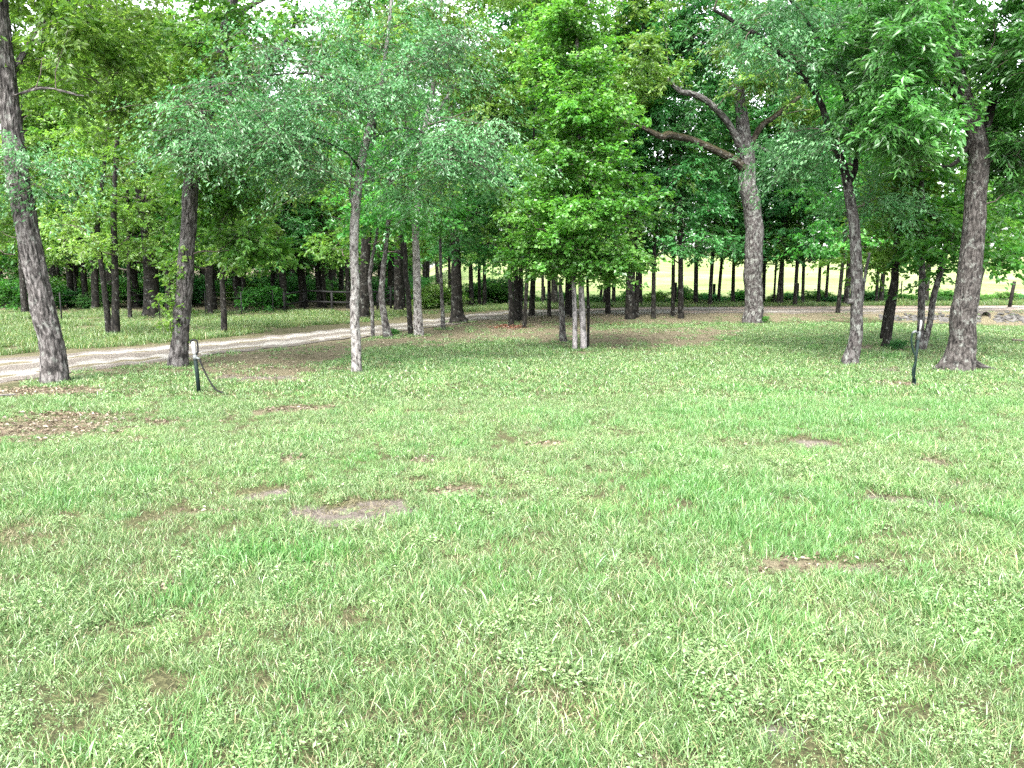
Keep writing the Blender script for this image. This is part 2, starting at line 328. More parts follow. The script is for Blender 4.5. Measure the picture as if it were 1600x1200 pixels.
# dirt track: a sheet over the ground with two worn wheel ruts and a ragged edge
def track_mat():
    m, N, L, out = mat('dirt_track')
    g = N('NewGeometry'); P = g.outputs['Position']; a = N('Attribute', attribute_name='across')
    def noise(s, d=4.0, r=0.65): n = N('TexNoise', i_Scale=s, i_Detail=d, i_Roughness=r); L(P, n.inputs['Vector']); return n.outputs['Fac']
    nf, nm, nb = noise(28, 6.0, 0.75), noise(2.2, 4.0), noise(0.35)
    sand = ramp(N, [(0.3, (0.125, 0.116, 0.103)), (0.5, (0.225, 0.213, 0.194)), (0.7, (0.34, 0.325, 0.300))]); L(nf, sand.inputs[0])
    dull = ramp(N, [(0.3, (0.05, 0.044, 0.036)), (0.5, (0.12, 0.106, 0.092)), (0.7, (0.21, 0.188, 0.165))]); L(nf, dull.inputs[0])
    red = ramp(N, [(0.3, (0.15, 0.095, 0.07)), (0.7, (0.36, 0.25, 0.19))]); L(nf, red.inputs[0])
    sp = N('SeparateXYZ'); L(P, sp.inputs[0])
    mr = N('MapRange'); mr.inputs['From Min'].default_value = -3; mr.inputs['From Max'].default_value = 1; L(sp.outputs['X'], mr.inputs[0])
    m0 = N('Math', operation='MULTIPLY'); L(mr.outputs[0], m0.inputs[0]); rr = ramp(N, [(0.45, (0, 0, 0)), (0.6, (0.8, 0.8, 0.8))]); L(nb, rr.inputs[0]); L(rr.outputs[0], m0.inputs[1])
    x0 = N('MixRGB'); L(m0.outputs[0], x0.inputs[0]); L(sand.outputs[0], x0.inputs[1]); L(red.outputs[0], x0.inputs[2])
    ws = N('Math', operation='ADD'); s2 = N('Math', operation='MULTIPLY_ADD'); s2.inputs[1].default_value = 1.3; s2.inputs[2].default_value = -0.65; L(nm, s2.inputs[0]); L(a.outputs['Fac'], ws.inputs[0]); L(s2.outputs[0], ws.inputs[1])
    mw = N('MapRange'); mw.inputs['From Min'].default_value = 0.42; mw.inputs['From Max'].default_value = 0.88; L(ws.outputs[0], mw.inputs[0])
    x1 = N('MixRGB'); L(mw.outputs[0], x1.inputs[0]); L(dull.outputs[0], x1.inputs[1]); L(x0.outputs[0], x1.inputs[2])
    p = N('BsdfPrincipled', i_Roughness=0.95); p.inputs['Specular IOR Level'].default_value = 0.1; L(x1.outputs[0], p.inputs['Base Color'])
    b = N('Bump', i_Strength=0.9, i_Distance=0.04); L(nf, b.inputs['Height']); L(b.outputs[0], p.inputs['Normal']); L(p.outputs[0], out.inputs[0])
    return m
NT, NA = 900, 25
tt = np.linspace(0, len(TRK)-1, NT); far = np.stack([np.interp(tt, np.arange(len(TRK)), TRK[:, k]) for k in (0, 1)], -1); near = np.stack([np.interp(tt, np.arange(len(TRK)), TRK[:, k]) for k in (2, 3)], -1)
wv = np.linspace(0, 1, NA)
jag = lambda s: 0.10*vnoise(np.stack([far[:, 0]/0.5, far[:, 1]/0.5, np.full(NT, s)], -1), s)
a0, a1 = -0.02+jag(3), 1.02+jag(9)
W = a0[:, None]+(a1-a0)[:, None]*wv[None]
tx = far[:, None, 0]*(1-W)+near[:, None, 0]*W; ty = far[:, None, 1]*(1-W)+near[:, None, 1]*W
edge = np.minimum(wv, 1-wv)[None]
tz = terrain(tx, ty)-0.03+0.012+0.02*np.clip(edge*8, 0, 1)-0.035*np.exp(-((wv-0.27)/0.1)**2)-0.035*np.exp(-((wv-0.75)/0.1)**2)+0.012*n2(tx, ty, 0.3, 12)
across = np.repeat((0.95*np.exp(-((wv-0.27)/0.13)**2)+0.95*np.exp(-((wv-0.75)/0.13)**2)+0.18)[None], NT, 0)
I = np.arange(NT*NA).reshape(NT, NA)
tq = np.stack([I[:-1, :-1], I[:-1, 1:], I[1:, 1:], I[1:, :-1]], -1).reshape(-1, 4)
tag(obj('dirt_track', mk_mesh('dirt_track', np.stack([tx, ty, tz], -1).reshape(-1, 3), tq, track_mat(), True, None, dict(across=across.ravel()))), 'pale rutted dirt track curving behind the lawn', 'track', kind='structure')

# ------------------------------------------------------------------ leaves and trees
SPEC = {  # leaf length, width ratio, twigs per clump, leaves per twig, twig length, flatness, droop, tilt
 'oak':   dict(l=.115, w=.55, nt=11, nl=24, tl=.55, flat=.55, droop=.12, tilt=.75),
 'yellow':dict(l=.110, w=.55, nt=10, nl=22, tl=.55, flat=.55, droop=.12, tilt=.75),
 'elm':   dict(l=.066, w=.42, nt=10, nl=34, tl=.92, flat=.30, droop=.42, tilt=.50),
 'maple': dict(l=.088, w=.85, nt=9, nl=26, tl=.60, flat=.24, droop=.10, tilt=.50),
 'pecan': dict(l=.135, w=.34, nt=9,  nl=34, tl=.50, flat=.50, droop=.22, tilt=.55),
 'woods': dict(l=.125, w=.60, nt=9, nl=20, tl=.75, flat=.45, droop=.15, tilt=.70),
 'shade': dict(l=.120, w=.55, nt=9, nl=22, tl=.80, flat=.35, droop=.18, tilt=.55),
}
def leaf_mesh(name, pos, d, n, ln, wr, rnd, m, fold=0.18):
    d = nrm(d); n = nrm(n-d*np.sum(n*d, -1, keepdims=True)); s = np.cross(d, n); ln = ln[:, None]; w = ln*wr
    mid = pos+d*ln*0.45
    V = np.stack([pos, mid+s*w/2+n*w*fold, pos+d*ln-n*ln*0.06, mid-s*w/2+n*w*fold], 1).reshape(-1, 3)
    b = np.arange(len(pos))[:, None]*4; t = np.concatenate([b+[0, 1, 2], b+[0, 2, 3]], 1).reshape(-1, 3)
    return mk_mesh(name, V, t, m, False, None, dict(rnd=np.repeat(rnd, 4)))
def sprays(C, sp, rng, r=1.0, outward=None):
    """twigs and leaves for clump centres C -> (twig starts, ends), (leaf pos, dir, normal, len, rnd)"""
    n = len(C); nt, nl = sp['nt'], sp['nl']
    a = rng.uniform(0, 2*pi, (n, nt)); z = rng.normal(0.05, sp['flat']*0.8, (n, nt)).clip(-1.2, 1.2)
    d = nrm(np.stack([np.cos(a), np.sin(a), z], -1)); tl = sp['tl']*r*rng.uniform(.55, 1.25, (n, nt))
    c0 = C[:, None]+rng.normal(0, 0.10*r, (n, nt, 3))
    end = c0+d*tl[..., None]; end[..., 2] -= sp['droop']*tl
    t = rng.uniform(.12, 1.05, (n, nt, nl)); tt = t[..., None]
    pos = c0[:, :, None]+d[:, :, None]*tl[..., None, None]*tt; pos[..., 2] -= sp['droop']*tl[..., None]*t**2
    pos = pos+rng.normal(0, 0.035, pos.shape)
    side = np.cross(d, [0, 0, 1.0]); sg = rng.choice([-1, 1], (n, nt, nl))[..., None]
    ld = d[:, :, None]*0.7+side[:, :, None]*sg*rng.uniform(.3, 1.1, (n, nt, nl, 1))+rng.normal(0, .3, (n, nt, nl, 3)); ld[..., 2] -= 0.25+sp['droop']
    ln = np.array([0, 0, 1.0])+rng.normal(0, sp['tilt'], (n, nt, nl, 3))
    ll = sp['l']*rng.uniform(.6, 1.25, (n, nt, nl))
    base = rng.uniform(0, 1, (n, 1, 1))*0.5; rnd = (base+rng.uniform(0, .5, (n, nt, nl))).clip(0, 1)
    f = lambda q: q.reshape(-1, 3)
    return (f(c0), f(end)), (f(pos), f(ld), f(ln), ll.ravel(), rnd.ravel())
def branch_out(G, skel, C, rng, rmax=0.05):
    """grow a branch from the nearest lower wood to every clump centre"""
    S = np.vstack([s[0] for s in skel]); SR = np.concatenate([s[1] for s in skel])
    dist = np.array([np.min(np.linalg.norm(S-c, axis=1)) for c in C])
    for c in C[np.argsort(dist)]:
        dv = c-S; D = np.linalg.norm(dv, axis=1); cost = D+np.where(dv[:, 2] < 0.12*D, 0.55*D, 0)+np.where(SR < 0.006, .3, 0)
        k = int(np.argmin(cost)); L_ = D[k]
        if L_ < 0.08: continue
        a = S[k]; m1 = a+(c-a)*0.4+rng.normal(0, .09, 3)*L_; m2 = a+(c-a)*0.75+rng.normal(0, .08, 3)*L_; m1[2] += 0.07*L_; m2[2] += 0.09*L_
        nP = int(np.clip(L_/0.15, 4, 12)); P = catmull([a, m1, m2, c], nP); r0 = min(SR[k]*0.7, 0.006+0.013*L_, rmax); r = np.linspace(max(r0, .005), .004, nP)
        G.tube(P, r, 5 if r0 > .015 else 4); S = np.vstack([S, P[1:]]); SR = np.concatenate([SR, r[1:]])
def twig_tubes(G, tw, rng, keep=0.5):
    a, b = tw; k = rng.uniform(size=len(a)) < keep; a, b = a[k], b[k]
    m = (a+b)/2; m[:, 2] += 0.06*np.linalg.norm(b-a, axis=1); d = nrm(b-a); s = nrm(np.cross(d, [0.1, 0.2, 1.0])); u = np.cross(s, d); n = len(a)
    ring = lambda p, r: np.stack([p+r*s, p-0.5*r*s+0.87*r*u, p-0.5*r*s-0.87*r*u], 1)
    V = np.concatenate([ring(a, .0045), ring(m, .0034), ring(b, .0012)], 1).reshape(-1, 3); o = np.arange(n)[:, None]*9; q = []
    for lv in (0, 3):
        for j in range(3): q.append(o+np.array([lv+j, lv+(j+1) % 3, lv+3+(j+1) % 3, lv+3+j]))
    G.add(V, np.stack(q, 1).reshape(-1, 4))
def shell(rng, n, c, r):
    d = nrm(rng.normal(size=(n, 3))); q = rng.uniform(0, 1, (n, 1))**0.45; return np.asarray(c)+d*q*np.asarray(r)

TREE_N = [0]; BASES = []
def tree(name, label, trunk, limbs, blobs, leaf, bark, limb_bark=None, cat='tree', group=None, flare=0.25, rough=0.07, fine=0.0, density=1.0, leafscale=1.0, sides=14, spacing=.12, twigs=.5, blobleaf=None):
    """a tree from photo measurements: every point is (px, py, width px[, depth offset m]) at the tree's own distance"""
    TREE_N[0] += 1; rng = np.random.default_rng(100+TREE_N[0])
    b = hit(trunk[0][0], trunk[0][1]); Y = b[1]; base = np.array([b[0], b[1], T(b[0], b[1])])
    root = empty(name, base, label, cat, group)
    def path(pts, sides, seed, fl=0, sink=False):
        P = np.array([at(p[0], p[1], Y+(p[3] if len(p) > 3 else 0)) for p in pts]); r = np.array([p[2] for p in pts])*0.86/2*Y/F
        if sink: P = np.vstack([P[0]-[0, 0, .12], P]); r = np.concatenate([[r[0]], r])
        L_ = np.sum(np.linalg.norm(np.diff(P, axis=0), axis=1)); n = max(int(L_/spacing), 4)
        D = catmull(P, n*8); cum = np.concatenate([[0], np.cumsum(np.linalg.norm(np.diff(D, axis=0), axis=1))]); want = np.linspace(0, cum[-1], n)
        Q = np.stack([np.interp(want, cum, D[:, k]) for k in range(3)], -1); par = np.interp(want, cum, np.linspace(0, 1, n*8))
        rr = np.interp(par, np.linspace(0, 1, len(r)), r); rr = np.convolve(np.pad(rr, 3, mode='edge'), np.ones(7)/7, 'valid')
        if n > 8: Q[2:] += np.stack([vnoise(np.stack([np.arange(n-2)*spacing/0.5, np.full(n-2, seed*1.7), np.full(n-2, k*3.3)], -1), seed) for k in range(3)], -1)*rr[2:, None]*0.22
        return Q, rr
    BASES.append((b[0], b[1], trunk[0][2]/2*Y/F)); skel = []
    Q, rr = path(trunk, sides, TREE_N[0], flare, True); g = Geo(); g.tube(Q-base, rr, sides, False, rough, flare, TREE_N[0], fine)
    tr = obj('trunk', g.mesh('trunk', BARK[bark]), root); skel.append((Q[len(Q)//8:], rr[len(rr)//8:]))
    for k, lm in enumerate(limbs):
        Q, rr = path(lm, 8, TREE_N[0]*7+k, 0, lm[0][1] > trunk[0][1]-45); g = Geo(); g.tube(Q-base, rr, max(sides-4, 7), True, rough, 0, k+3, fine*0.7)
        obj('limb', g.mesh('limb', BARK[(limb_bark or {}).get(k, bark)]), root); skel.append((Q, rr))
    if not blobs: return root
    sets = {}
    for k, (px, py, dy, rx, ry, rz, n) in enumerate(blobs):
        lf = (blobleaf or {}).get(k, leaf)
        sets.setdefault(lf, []).append(shell(rng, max(int(n*density), 2), at(px, py, Y+dy), (rx*Y/F, rz, ry*Y/F)))
    G = Geo(); allC = np.vstack([np.vstack(v) for v in sets.values()]); branch_out(G, skel, allC, rng)
    for lf, lst in sets.items():
        sp = dict(SPEC[lf]); sp['l'] *= leafscale; tw, lv = sprays(np.vstack(lst), sp, rng, 1.0)
        twig_tubes(G, tw, rng, twigs)
        o = obj('crown', leaf_mesh('crown', lv[0]-base, lv[1], lv[2], lv[3], sp['w'], lv[4], LEAF[lf]), root); o['kind'] = 'stuff'
    G2 = Geo(); G2.V = [np.vstack(G.V)-base]; G2.Q = G.Q; G2.Tq = G.Tq; G2.U = G.U; G2.n = G.n
    o = obj('branches', G2.mesh('branches', BARK['twig']), root); o['kind'] = 'stuff'
    return root

# --- the trees around the lawn, one by one
tree('oak_tree', 'thick dark-barked oak leaning left, nearest trunk at the far left by the track',
 [(88,598,44),(80,540,40),(64,470,38),(50,400,36),(36,330,35),(24,250,33),(15,170,31),(8,90,27),(3,20,24),(-6,-80,20),(-20,-220,15),(-10,-380,8)],
 [[(14,190,14),(-40,110,11,.4),(-120,20,7,.6)], [(12,130,10),(50,60,8,.2),(120,-40,6,.3)], [(20,150,4,-.1),(70,138,3,-.4),(130,150,2,-.6)]],
 [(-60,60,0,160,140,1.6,20),(120,30,.6,130,90,1.6,22),(60,275,-.4,70,45,.8,8),(40,-200,0,300,150,2.4,15)], 'oak', 'oak', fine=.02, sides=84, spacing=.035, blobleaf={0: 'yellow', 1: 'yellow', 2: 'elm'}, flare=.18)
tree('oak_tree', 'dark oak with a leafy vine at its foot, behind the short white-headed hydrant',
 [(278,573,34),(281,530,29),(287,450,27),(292,380,26),(298,310,26),(303,250,24),(318,190,22),(336,130,20),(348,60,18),(362,0,18),(375,-100,14),(380,-250,8)],
 [[(301,275,10),(250,210,8,.3),(190,160,6,.5),(130,110,4,.6)], [(322,180,8),(390,120,6,-.3),(450,60,4,-.5)], [(350,50,12),(390,10,9,.2),(450,-20,7,.4)]],
 [(345,290,1.0,75,85,.8,20),(388,375,.6,50,50,.8,9),(240,120,.3,150,100,1.7,28),(420,60,0,130,80,1.7,22),(350,-170,0,260,120,2.5,18),(310,215,-.8,70,40,.6,8)], 'oak', 'oak', blobleaf={2: 'yellow'}, fine=.016, sides=72, spacing=.04, flare=.15)
tree('elm_tree', 'slender pale grey elm with drooping feathery foliage standing alone on the lawn',
 [(556,583,18),(555,520,16.5),(554,450,16),(553,390,15.5),(557,320,15),(563,270,14.5),(571,225,13.5),(581,185,11),(592,150,8),(600,100,6),(612,0,5),(620,-120,3)],
 [[(556,340,5),(547,300,4.5,.2),(550,250,3.5,.3)], [(565,268,4),(540,238,3.5,-.3),(490,215,3,-.7),(430,210,2,-1)], [(573,220,4),(630,200,3.5,-.2),(700,225,2.5,-.3),(775,275,1.5,-.3)], [(584,175,4),(550,140,3.5,-.4),(480,115,2.5,-.8),(400,120,1.5,-1.1)], [(592,150,4),(650,90,3.5,.3),(720,60,2.5,.6)]],
 [(430,150,-.8,130,75,1.4,30),(600,110,-.2,130,70,1.0,22),(710,235,-.2,105,40,.9,24),(470,235,-.6,120,45,1.2,18),(330,215,-1,70,50,.9,14),(620,20,0,180,60,1.8,16),(560,-130,0,240,80,2,12),(640,300,.3,60,30,.7,6)], 'elm', 'pale', limb_bark={1: 'dark', 2: 'grey', 3: 'dark', 4: 'grey'}, fine=.005, sides=36, spacing=.05, flare=.12, twigs=.8)
tree('maple_tree', 'young bright green maple with twin pale stems and a dense cone crown',
 [(911,547,11.5),(911,500,11),(908,440,10),(905,380,9),(904,300,8),(904,220,7),(903,140,7),(902,60,6),(900,-60,4)],
 [[(898,547,9),(898.5,500,8.5),(896.5,440,8),(893,380,7),(885,320,6,.2),(872,250,4,.3)], [(919,542,5,.25),(919,480,5.5,.25),(918,430,5,.25),(922,360,4,.2)]],
 [(903,400,-.1,92,28,1.5,32),(900,335,-.1,108,40,1.6,40),(900,265,0,100,42,1.5,36),(902,190,0,82,45,1.3,30),(903,120,0,66,45,1.1,24),(902,40,0,55,55,.9,20),(962,418,-.4,38,20,.6,9),(842,392,-.3,42,25,.6,9)], 'maple', 'smooth', limb_bark={1: 'dark'}, sides=16, flare=.2)
tree('dead_trunk', 'short broken dark trunk standing just left of the twin-stemmed maple', [(880,535,13),(879,510,10.5),(877,470,10.5),(875,441,10),(876,437,7),(876,435,1)], [], [], 'oak', 'grey', sides=14, flare=.4, cat='dead tree')
tree('oak_tree', 'massive old oak with a heavy curved mossy limb reaching left',
 [(1177,505,35),(1176,470,31),(1177,420,32),(1177,380,31),(1175,330,30),(1170,290,30),(1166,250,27),(1162,210,24),(1157,170,20),(1156,150,18),(1160,100,13),(1165,40,11),(1160,-60,9)],
 [[(1168,270,15),(1145,249,13.5,-.3),(1110,231,12.5,-.6),(1075,217,11.5,-.9),(1045,211,12,-1.6),(1033,214,10,-1.8),(1005,200,6,-2),(975,190,4,-2.2)], [(1164,252,12),(1150,215,11.5,-.3),(1132,185,11,-.6),(1105,160,10,-.9),(1080,146,9,-1.1),(1062,142,8,-1.2),(1035,118,5,-1.3),(1005,105,3.5,-1.4)], [(1170,232,10),(1190,197,10,-.2),(1210,182,8,-.4),(1250,150,5,-.6)], [(1178,225,6),(1205,240,4,-.3),(1228,262,3,-.5)]],
 [(1080,75,1.5,120,40,1.8,26),(1000,130,-.5,60,45,2,12),(1235,105,1.5,80,60,1.5,16),(1150,0,0,200,55,3,34),(1160,-120,0,250,110,3.5,40),(1250,175,.5,50,35,1.5,7),(1170,105,-1,55,38,.8,12),(1020,110,-2.2,70,40,1,12)], 'yellow', 'grey', limb_bark={0: 'mossy', 2: 'mossy'}, fine=.022, sides=64, spacing=.06, leafscale=1.25, flare=.12)
tree('elm_tree', 'knotted grey trunk forking into dark arching limbs, left of the tall hydrant',
 [(1329,570,27),(1333,545,23),(1338,500,20),(1337,450,20),(1337,390,19),(1333,340,18),(1326,295,16),(1321,275,14)],
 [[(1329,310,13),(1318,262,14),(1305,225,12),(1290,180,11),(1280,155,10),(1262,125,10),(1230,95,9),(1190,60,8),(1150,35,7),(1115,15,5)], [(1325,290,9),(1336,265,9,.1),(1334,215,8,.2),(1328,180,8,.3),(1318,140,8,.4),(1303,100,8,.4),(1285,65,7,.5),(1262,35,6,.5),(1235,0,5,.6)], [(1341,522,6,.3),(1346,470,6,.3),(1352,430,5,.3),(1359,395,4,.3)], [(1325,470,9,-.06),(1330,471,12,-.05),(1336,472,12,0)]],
 [(1310,60,.9,115,70,1.0,24),(1205,30,.5,90,45,1.2,14),(1380,170,.9,60,60,.9,13),(1250,225,1.0,75,50,.8,14),(1370,300,.8,45,45,.8,8),(1280,-130,0,250,100,2.2,30),(1225,75,-.4,80,40,.5,9),(1300,205,-.4,28,45,.4,4),(1320,60,-.3,60,50,.5,7)], 'elm', 'grey', limb_bark={0: 'dark', 1: 'dark'}, fine=.010, sides=52, spacing=.045, leafscale=1.25, density=.9, flare=.2)  # both upper limbs in darker bark: shade of the crown put into the colour
tree('pecan_tree', 'broad grey pecan with flaring roots and forked top at the right of the lawn',
 [(1493,579,61),(1495,570,57),(1498,556,51),(1502,535,46),(1508,490,41),(1515,440,38),(1521,380,36),(1526,320,34),(1529,260,33),(1526,220,31),(1517,185,28),(1507,150,26),(1497,110,25),(1486,60,24),(1478,0,24),(1470,-100,20),(1460,-250,12)],
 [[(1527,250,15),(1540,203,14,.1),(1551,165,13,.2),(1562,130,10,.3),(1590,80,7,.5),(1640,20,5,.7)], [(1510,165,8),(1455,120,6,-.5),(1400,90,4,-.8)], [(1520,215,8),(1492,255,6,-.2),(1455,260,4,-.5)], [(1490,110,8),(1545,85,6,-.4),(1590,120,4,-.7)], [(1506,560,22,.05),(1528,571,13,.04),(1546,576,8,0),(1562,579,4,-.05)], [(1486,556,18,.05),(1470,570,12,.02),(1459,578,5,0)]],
 [(1398,85,-.4,72,75,1.1,28),(1395,200,-.5,60,50,1,14),(1600,85,-.5,62,80,1.1,28),(1445,30,1.1,100,50,.9,22),(1592,240,.4,60,90,1,18),(1600,170,.9,50,60,.8,10),(1480,-120,0,260,120,2.2,44),(1430,200,-.5,50,35,.8,8)], 'pecan', 'right', limb_bark={0: 'dark', 1: 'dark', 2: 'dark', 3: 'dark'}, fine=.014, sides=110, spacing=.035, flare=.0, twigs=.8)  # upper limbs use near-black bark, standing in for backlit shade under the leaves
tree('elm_tree', 'thin dark leaning trunk between the forked grey elm and the tall hydrant',
 [(1384,543,14),(1390,500,13),(1398,450,13),(1401,400,13),(1405,350,12),(1415,310,10),(1428,275,8),(1440,220,6),(1445,120,4)], [[(1379,521,9,.8),(1384,490,9,.7),(1391,455,8,.4),(1400,410,6,.1)]],
 [(1415,300,0,70,55,1.2,18),(1385,395,.3,50,28,1,7),(1445,190,.3,80,60,1.3,16),(1430,90,.3,90,60,1.5,14)], 'woods', 'dark', sides=16)
tree('elm_tree', 'tree with two stems forking at the ground, just behind the tall hydrant',
 [(1437,548,13),(1440,500,12),(1440,450,12),(1440,400,11),(1440,340,10),(1439,290,9),(1435,230,6),(1430,150,4)], [[(1442,546,12),(1452,505,11),(1458,470,10.5),(1465,440,11),(1475,405,9),(1488,365,7,.2),(1500,320,5,.4)]],
 [(1450,375,0,60,50,1,16),(1495,335,.5,60,60,1.2,14),(1440,235,0,80,60,1.3,16),(1555,320,.8,60,55,1.2,14),(1572,395,1,45,20,1,7)], 'woods', 'grey', sides=18, fine=.004, spacing=.08)
tree('elm_tree', 'mottled pair of close stems, one dark and one pale grey, beside the track bend',
 [(653,525,18),(652,480,15),(650,420,13),(650,360,12),(652,300,11),(656,240,10),(668,180,8),(678,130,8),(684,80,6),(690,0,4)], [[(641,519,10,.3),(638,470,9.5,.3),(634,420,9,.3),(630,360,8,.3),(626,300,6,.4),(615,220,4,.5)], [(664,200,5),(700,150,5),(722,110,4),(728,60,3)]],
 [(690,80,0,110,70,2,26),(640,290,.6,80,45,1.5,16),(770,140,.5,100,80,2,26),(700,-60,0,200,80,2.5,26),(720,15,.3,120,50,2,20),(640,60,.6,90,60,1.6,12)], 'yellow', 'pale', limb_bark={0: 'dark'}, sides=18, fine=.004, spacing=.09)
tree('elm_tree', 'lichen-spotted trunk with a thin crooked stem, just right of the pale elm',
 [(607,528,17),(601,500,12),(597,460,11),(598,420,9.5),(603,385,8),(608,330,7),(612,250,5)], [[(583,524,7,.3),(581,470,7,.3),(578,430,7,.3),(588,370,5,.3),(596,300,4,.4)]],
 [(600,330,0,70,45,1.5,18),(590,230,.5,90,60,1.6,18)], 'woods', 'grey', sides=16, fine=.004, spacing=.09)
tree('oak_tree', 'stout dark trunk with spreading root flare where the track bends',
 [(717,503,27),(715,480,21),(713,440,19),(711,400,18),(709,350,16),(706,280,13),(705,180,9),(700,60,6)], [],
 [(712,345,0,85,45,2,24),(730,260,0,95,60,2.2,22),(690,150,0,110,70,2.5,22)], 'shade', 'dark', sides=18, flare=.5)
tree('sapling', 'thin straight pole of a sapling just left of the stout dark trunk', [(693,515,9),(691,480,7),(689,440,6),(688,400,5.5),(688,340,4.5),(690,250,3)], [], [(690,330,0,45,40,1,8)], 'woods', 'grey', sides=10)
tree('oak_tree', 'dark twin-stemmed tree beyond the track at the left',
 [(181,529,17),(181,480,13),(180,420,11),(178,350,10),(180,280,8),(185,200,7),(190,120,5)], [[(171,529,11),(165,470,10),(158,410,9),(152,360,8),(160,280,6,.3),(170,200,5,.5)]],
 [(180,240,0,120,80,2,30),(150,370,0,80,30,1.6,12),(215,110,.4,120,70,2,20)], 'yellow', 'dark', sides=16)
tree('oak_tree', 'short slim dark trunk on the verge right of the vine-clad oak', [(350,525,12),(349,480,10),(347,430,9),(346,380,8),(345,300,6)], [],
 [(350,395,0,60,28,1.2,8),(385,320,0,80,60,1.6,20),(430,230,.5,90,70,1.8,20)], 'yellow', 'dark', sides=12)
tree('elm_tree', 'slim dark trunk leaning right, half hidden behind the broad pecan', [(1519,492,9),(1525,465,9),(1533,430,8),(1540,395,7),(1552,350,6),(1565,280,4)], [],
 [(1570,330,0,60,45,1.6,12),(1550,250,0,80,60,2,14),(1600,380,0,50,25,1.2,6)], 'woods', 'dark', sides=10)

# --- trees of the grove and the wood: a few grown forms, copied one by one
def proto(seed, leaf, height, r0, zlow, rad, ncl, leafscale, lean=.4, sides=12, bark='dark', lower=6):
    rng = np.random.default_rng(seed); n = 26; t = np.linspace(0, 1, n)
    P = np.stack([lean*t*rng.uniform(-1, 1)+.12*np.sin(t*5+seed), lean*t*rng.uniform(-1, 1)+.12*np.cos(t*4+seed), t*height-.15], -1); P[:, :2] -= P[0, :2]
    r = r0*(1-t)**.8+.012; g = Geo(); g.tube(P, r, sides, False, .07, .3, seed, .004); trunk = g.mesh('trunk', BARK[bark])
    C = []
    for k in range(ncl):
        z = zlow+(height*1.02-zlow)*rng.uniform(0, 1)**.9; f = (z-zlow)/(height-zlow); rr = rad*(0.55+0.45*math.sin(pi*min(f*1.1+.12, 1)))*(1-f*.35)
        a = rng.uniform(0, 2*pi); q = rng.uniform(.15, 1)**.6*rr; C.append([q*math.cos(a), q*math.sin(a), z])
    for k in range(lower):
        a = rng.uniform(0, 2*pi); q = rng.uniform(.5, 1.0)*rad; C.append([q*math.cos(a), q*math.sin(a), zlow-rng.uniform(.0, .6)])
    C = np.array(C)+np.array([1, 1, 0])*np.stack([np.interp([c[2] for c in C], P[:, 2], P[:, 0]), np.interp([c[2] for c in C], P[:, 2], P[:, 1]), np.zeros(len(C))], -1)
    G = Geo(); branch_out(G, [(P[5:], r[5:])], C, rng); sp = dict(SPEC[leaf]); sp['l'] *= leafscale
    tw, lv = sprays(C, sp, rng, 1.15); twig_tubes(G, tw, rng, .25)
    crown = leaf_mesh('crown', lv[0], lv[1], lv[2], lv[3], sp['w'], lv[4], LEAF[leaf]); br = G.mesh('branches', BARK['twig'])
    return dict(trunk=trunk, crown=crown, branches=br, r0=r0)
PROTO = {}
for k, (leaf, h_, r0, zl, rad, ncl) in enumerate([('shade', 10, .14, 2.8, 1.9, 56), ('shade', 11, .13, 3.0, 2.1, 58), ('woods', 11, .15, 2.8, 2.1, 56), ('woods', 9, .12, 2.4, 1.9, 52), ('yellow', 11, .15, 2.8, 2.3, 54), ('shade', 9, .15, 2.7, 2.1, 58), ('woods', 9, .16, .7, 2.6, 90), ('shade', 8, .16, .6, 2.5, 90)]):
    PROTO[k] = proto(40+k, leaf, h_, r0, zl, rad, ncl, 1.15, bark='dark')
CROWN_MESH = {}
def plant(pr, x, y, label, group, w=None, s=1.0, rz=0.0, lean=(0, 0), name='tree', sz=1.0, z=None):
    """a copy of a grown form: its own trunk, crown and branches objects sharing mesh data"""
    e = empty(name, (x, y, (T(x, y) if z is None else z)), label, 'tree', group); e.rotation_euler = (lean[1], lean[0], rz); e.scale = (s, s, s*sz)
    for part in ('trunk', 'branches', 'crown'):
        o = obj(part, pr[part], e)
        if part == 'trunk' and w: k = w/2/(pr['r0']*s*1.05); o.scale = (k, k, 1)
        if part != 'trunk': o['kind'] = 'stuff'
    return e
G1 = 'slim trees of the grove along the track'
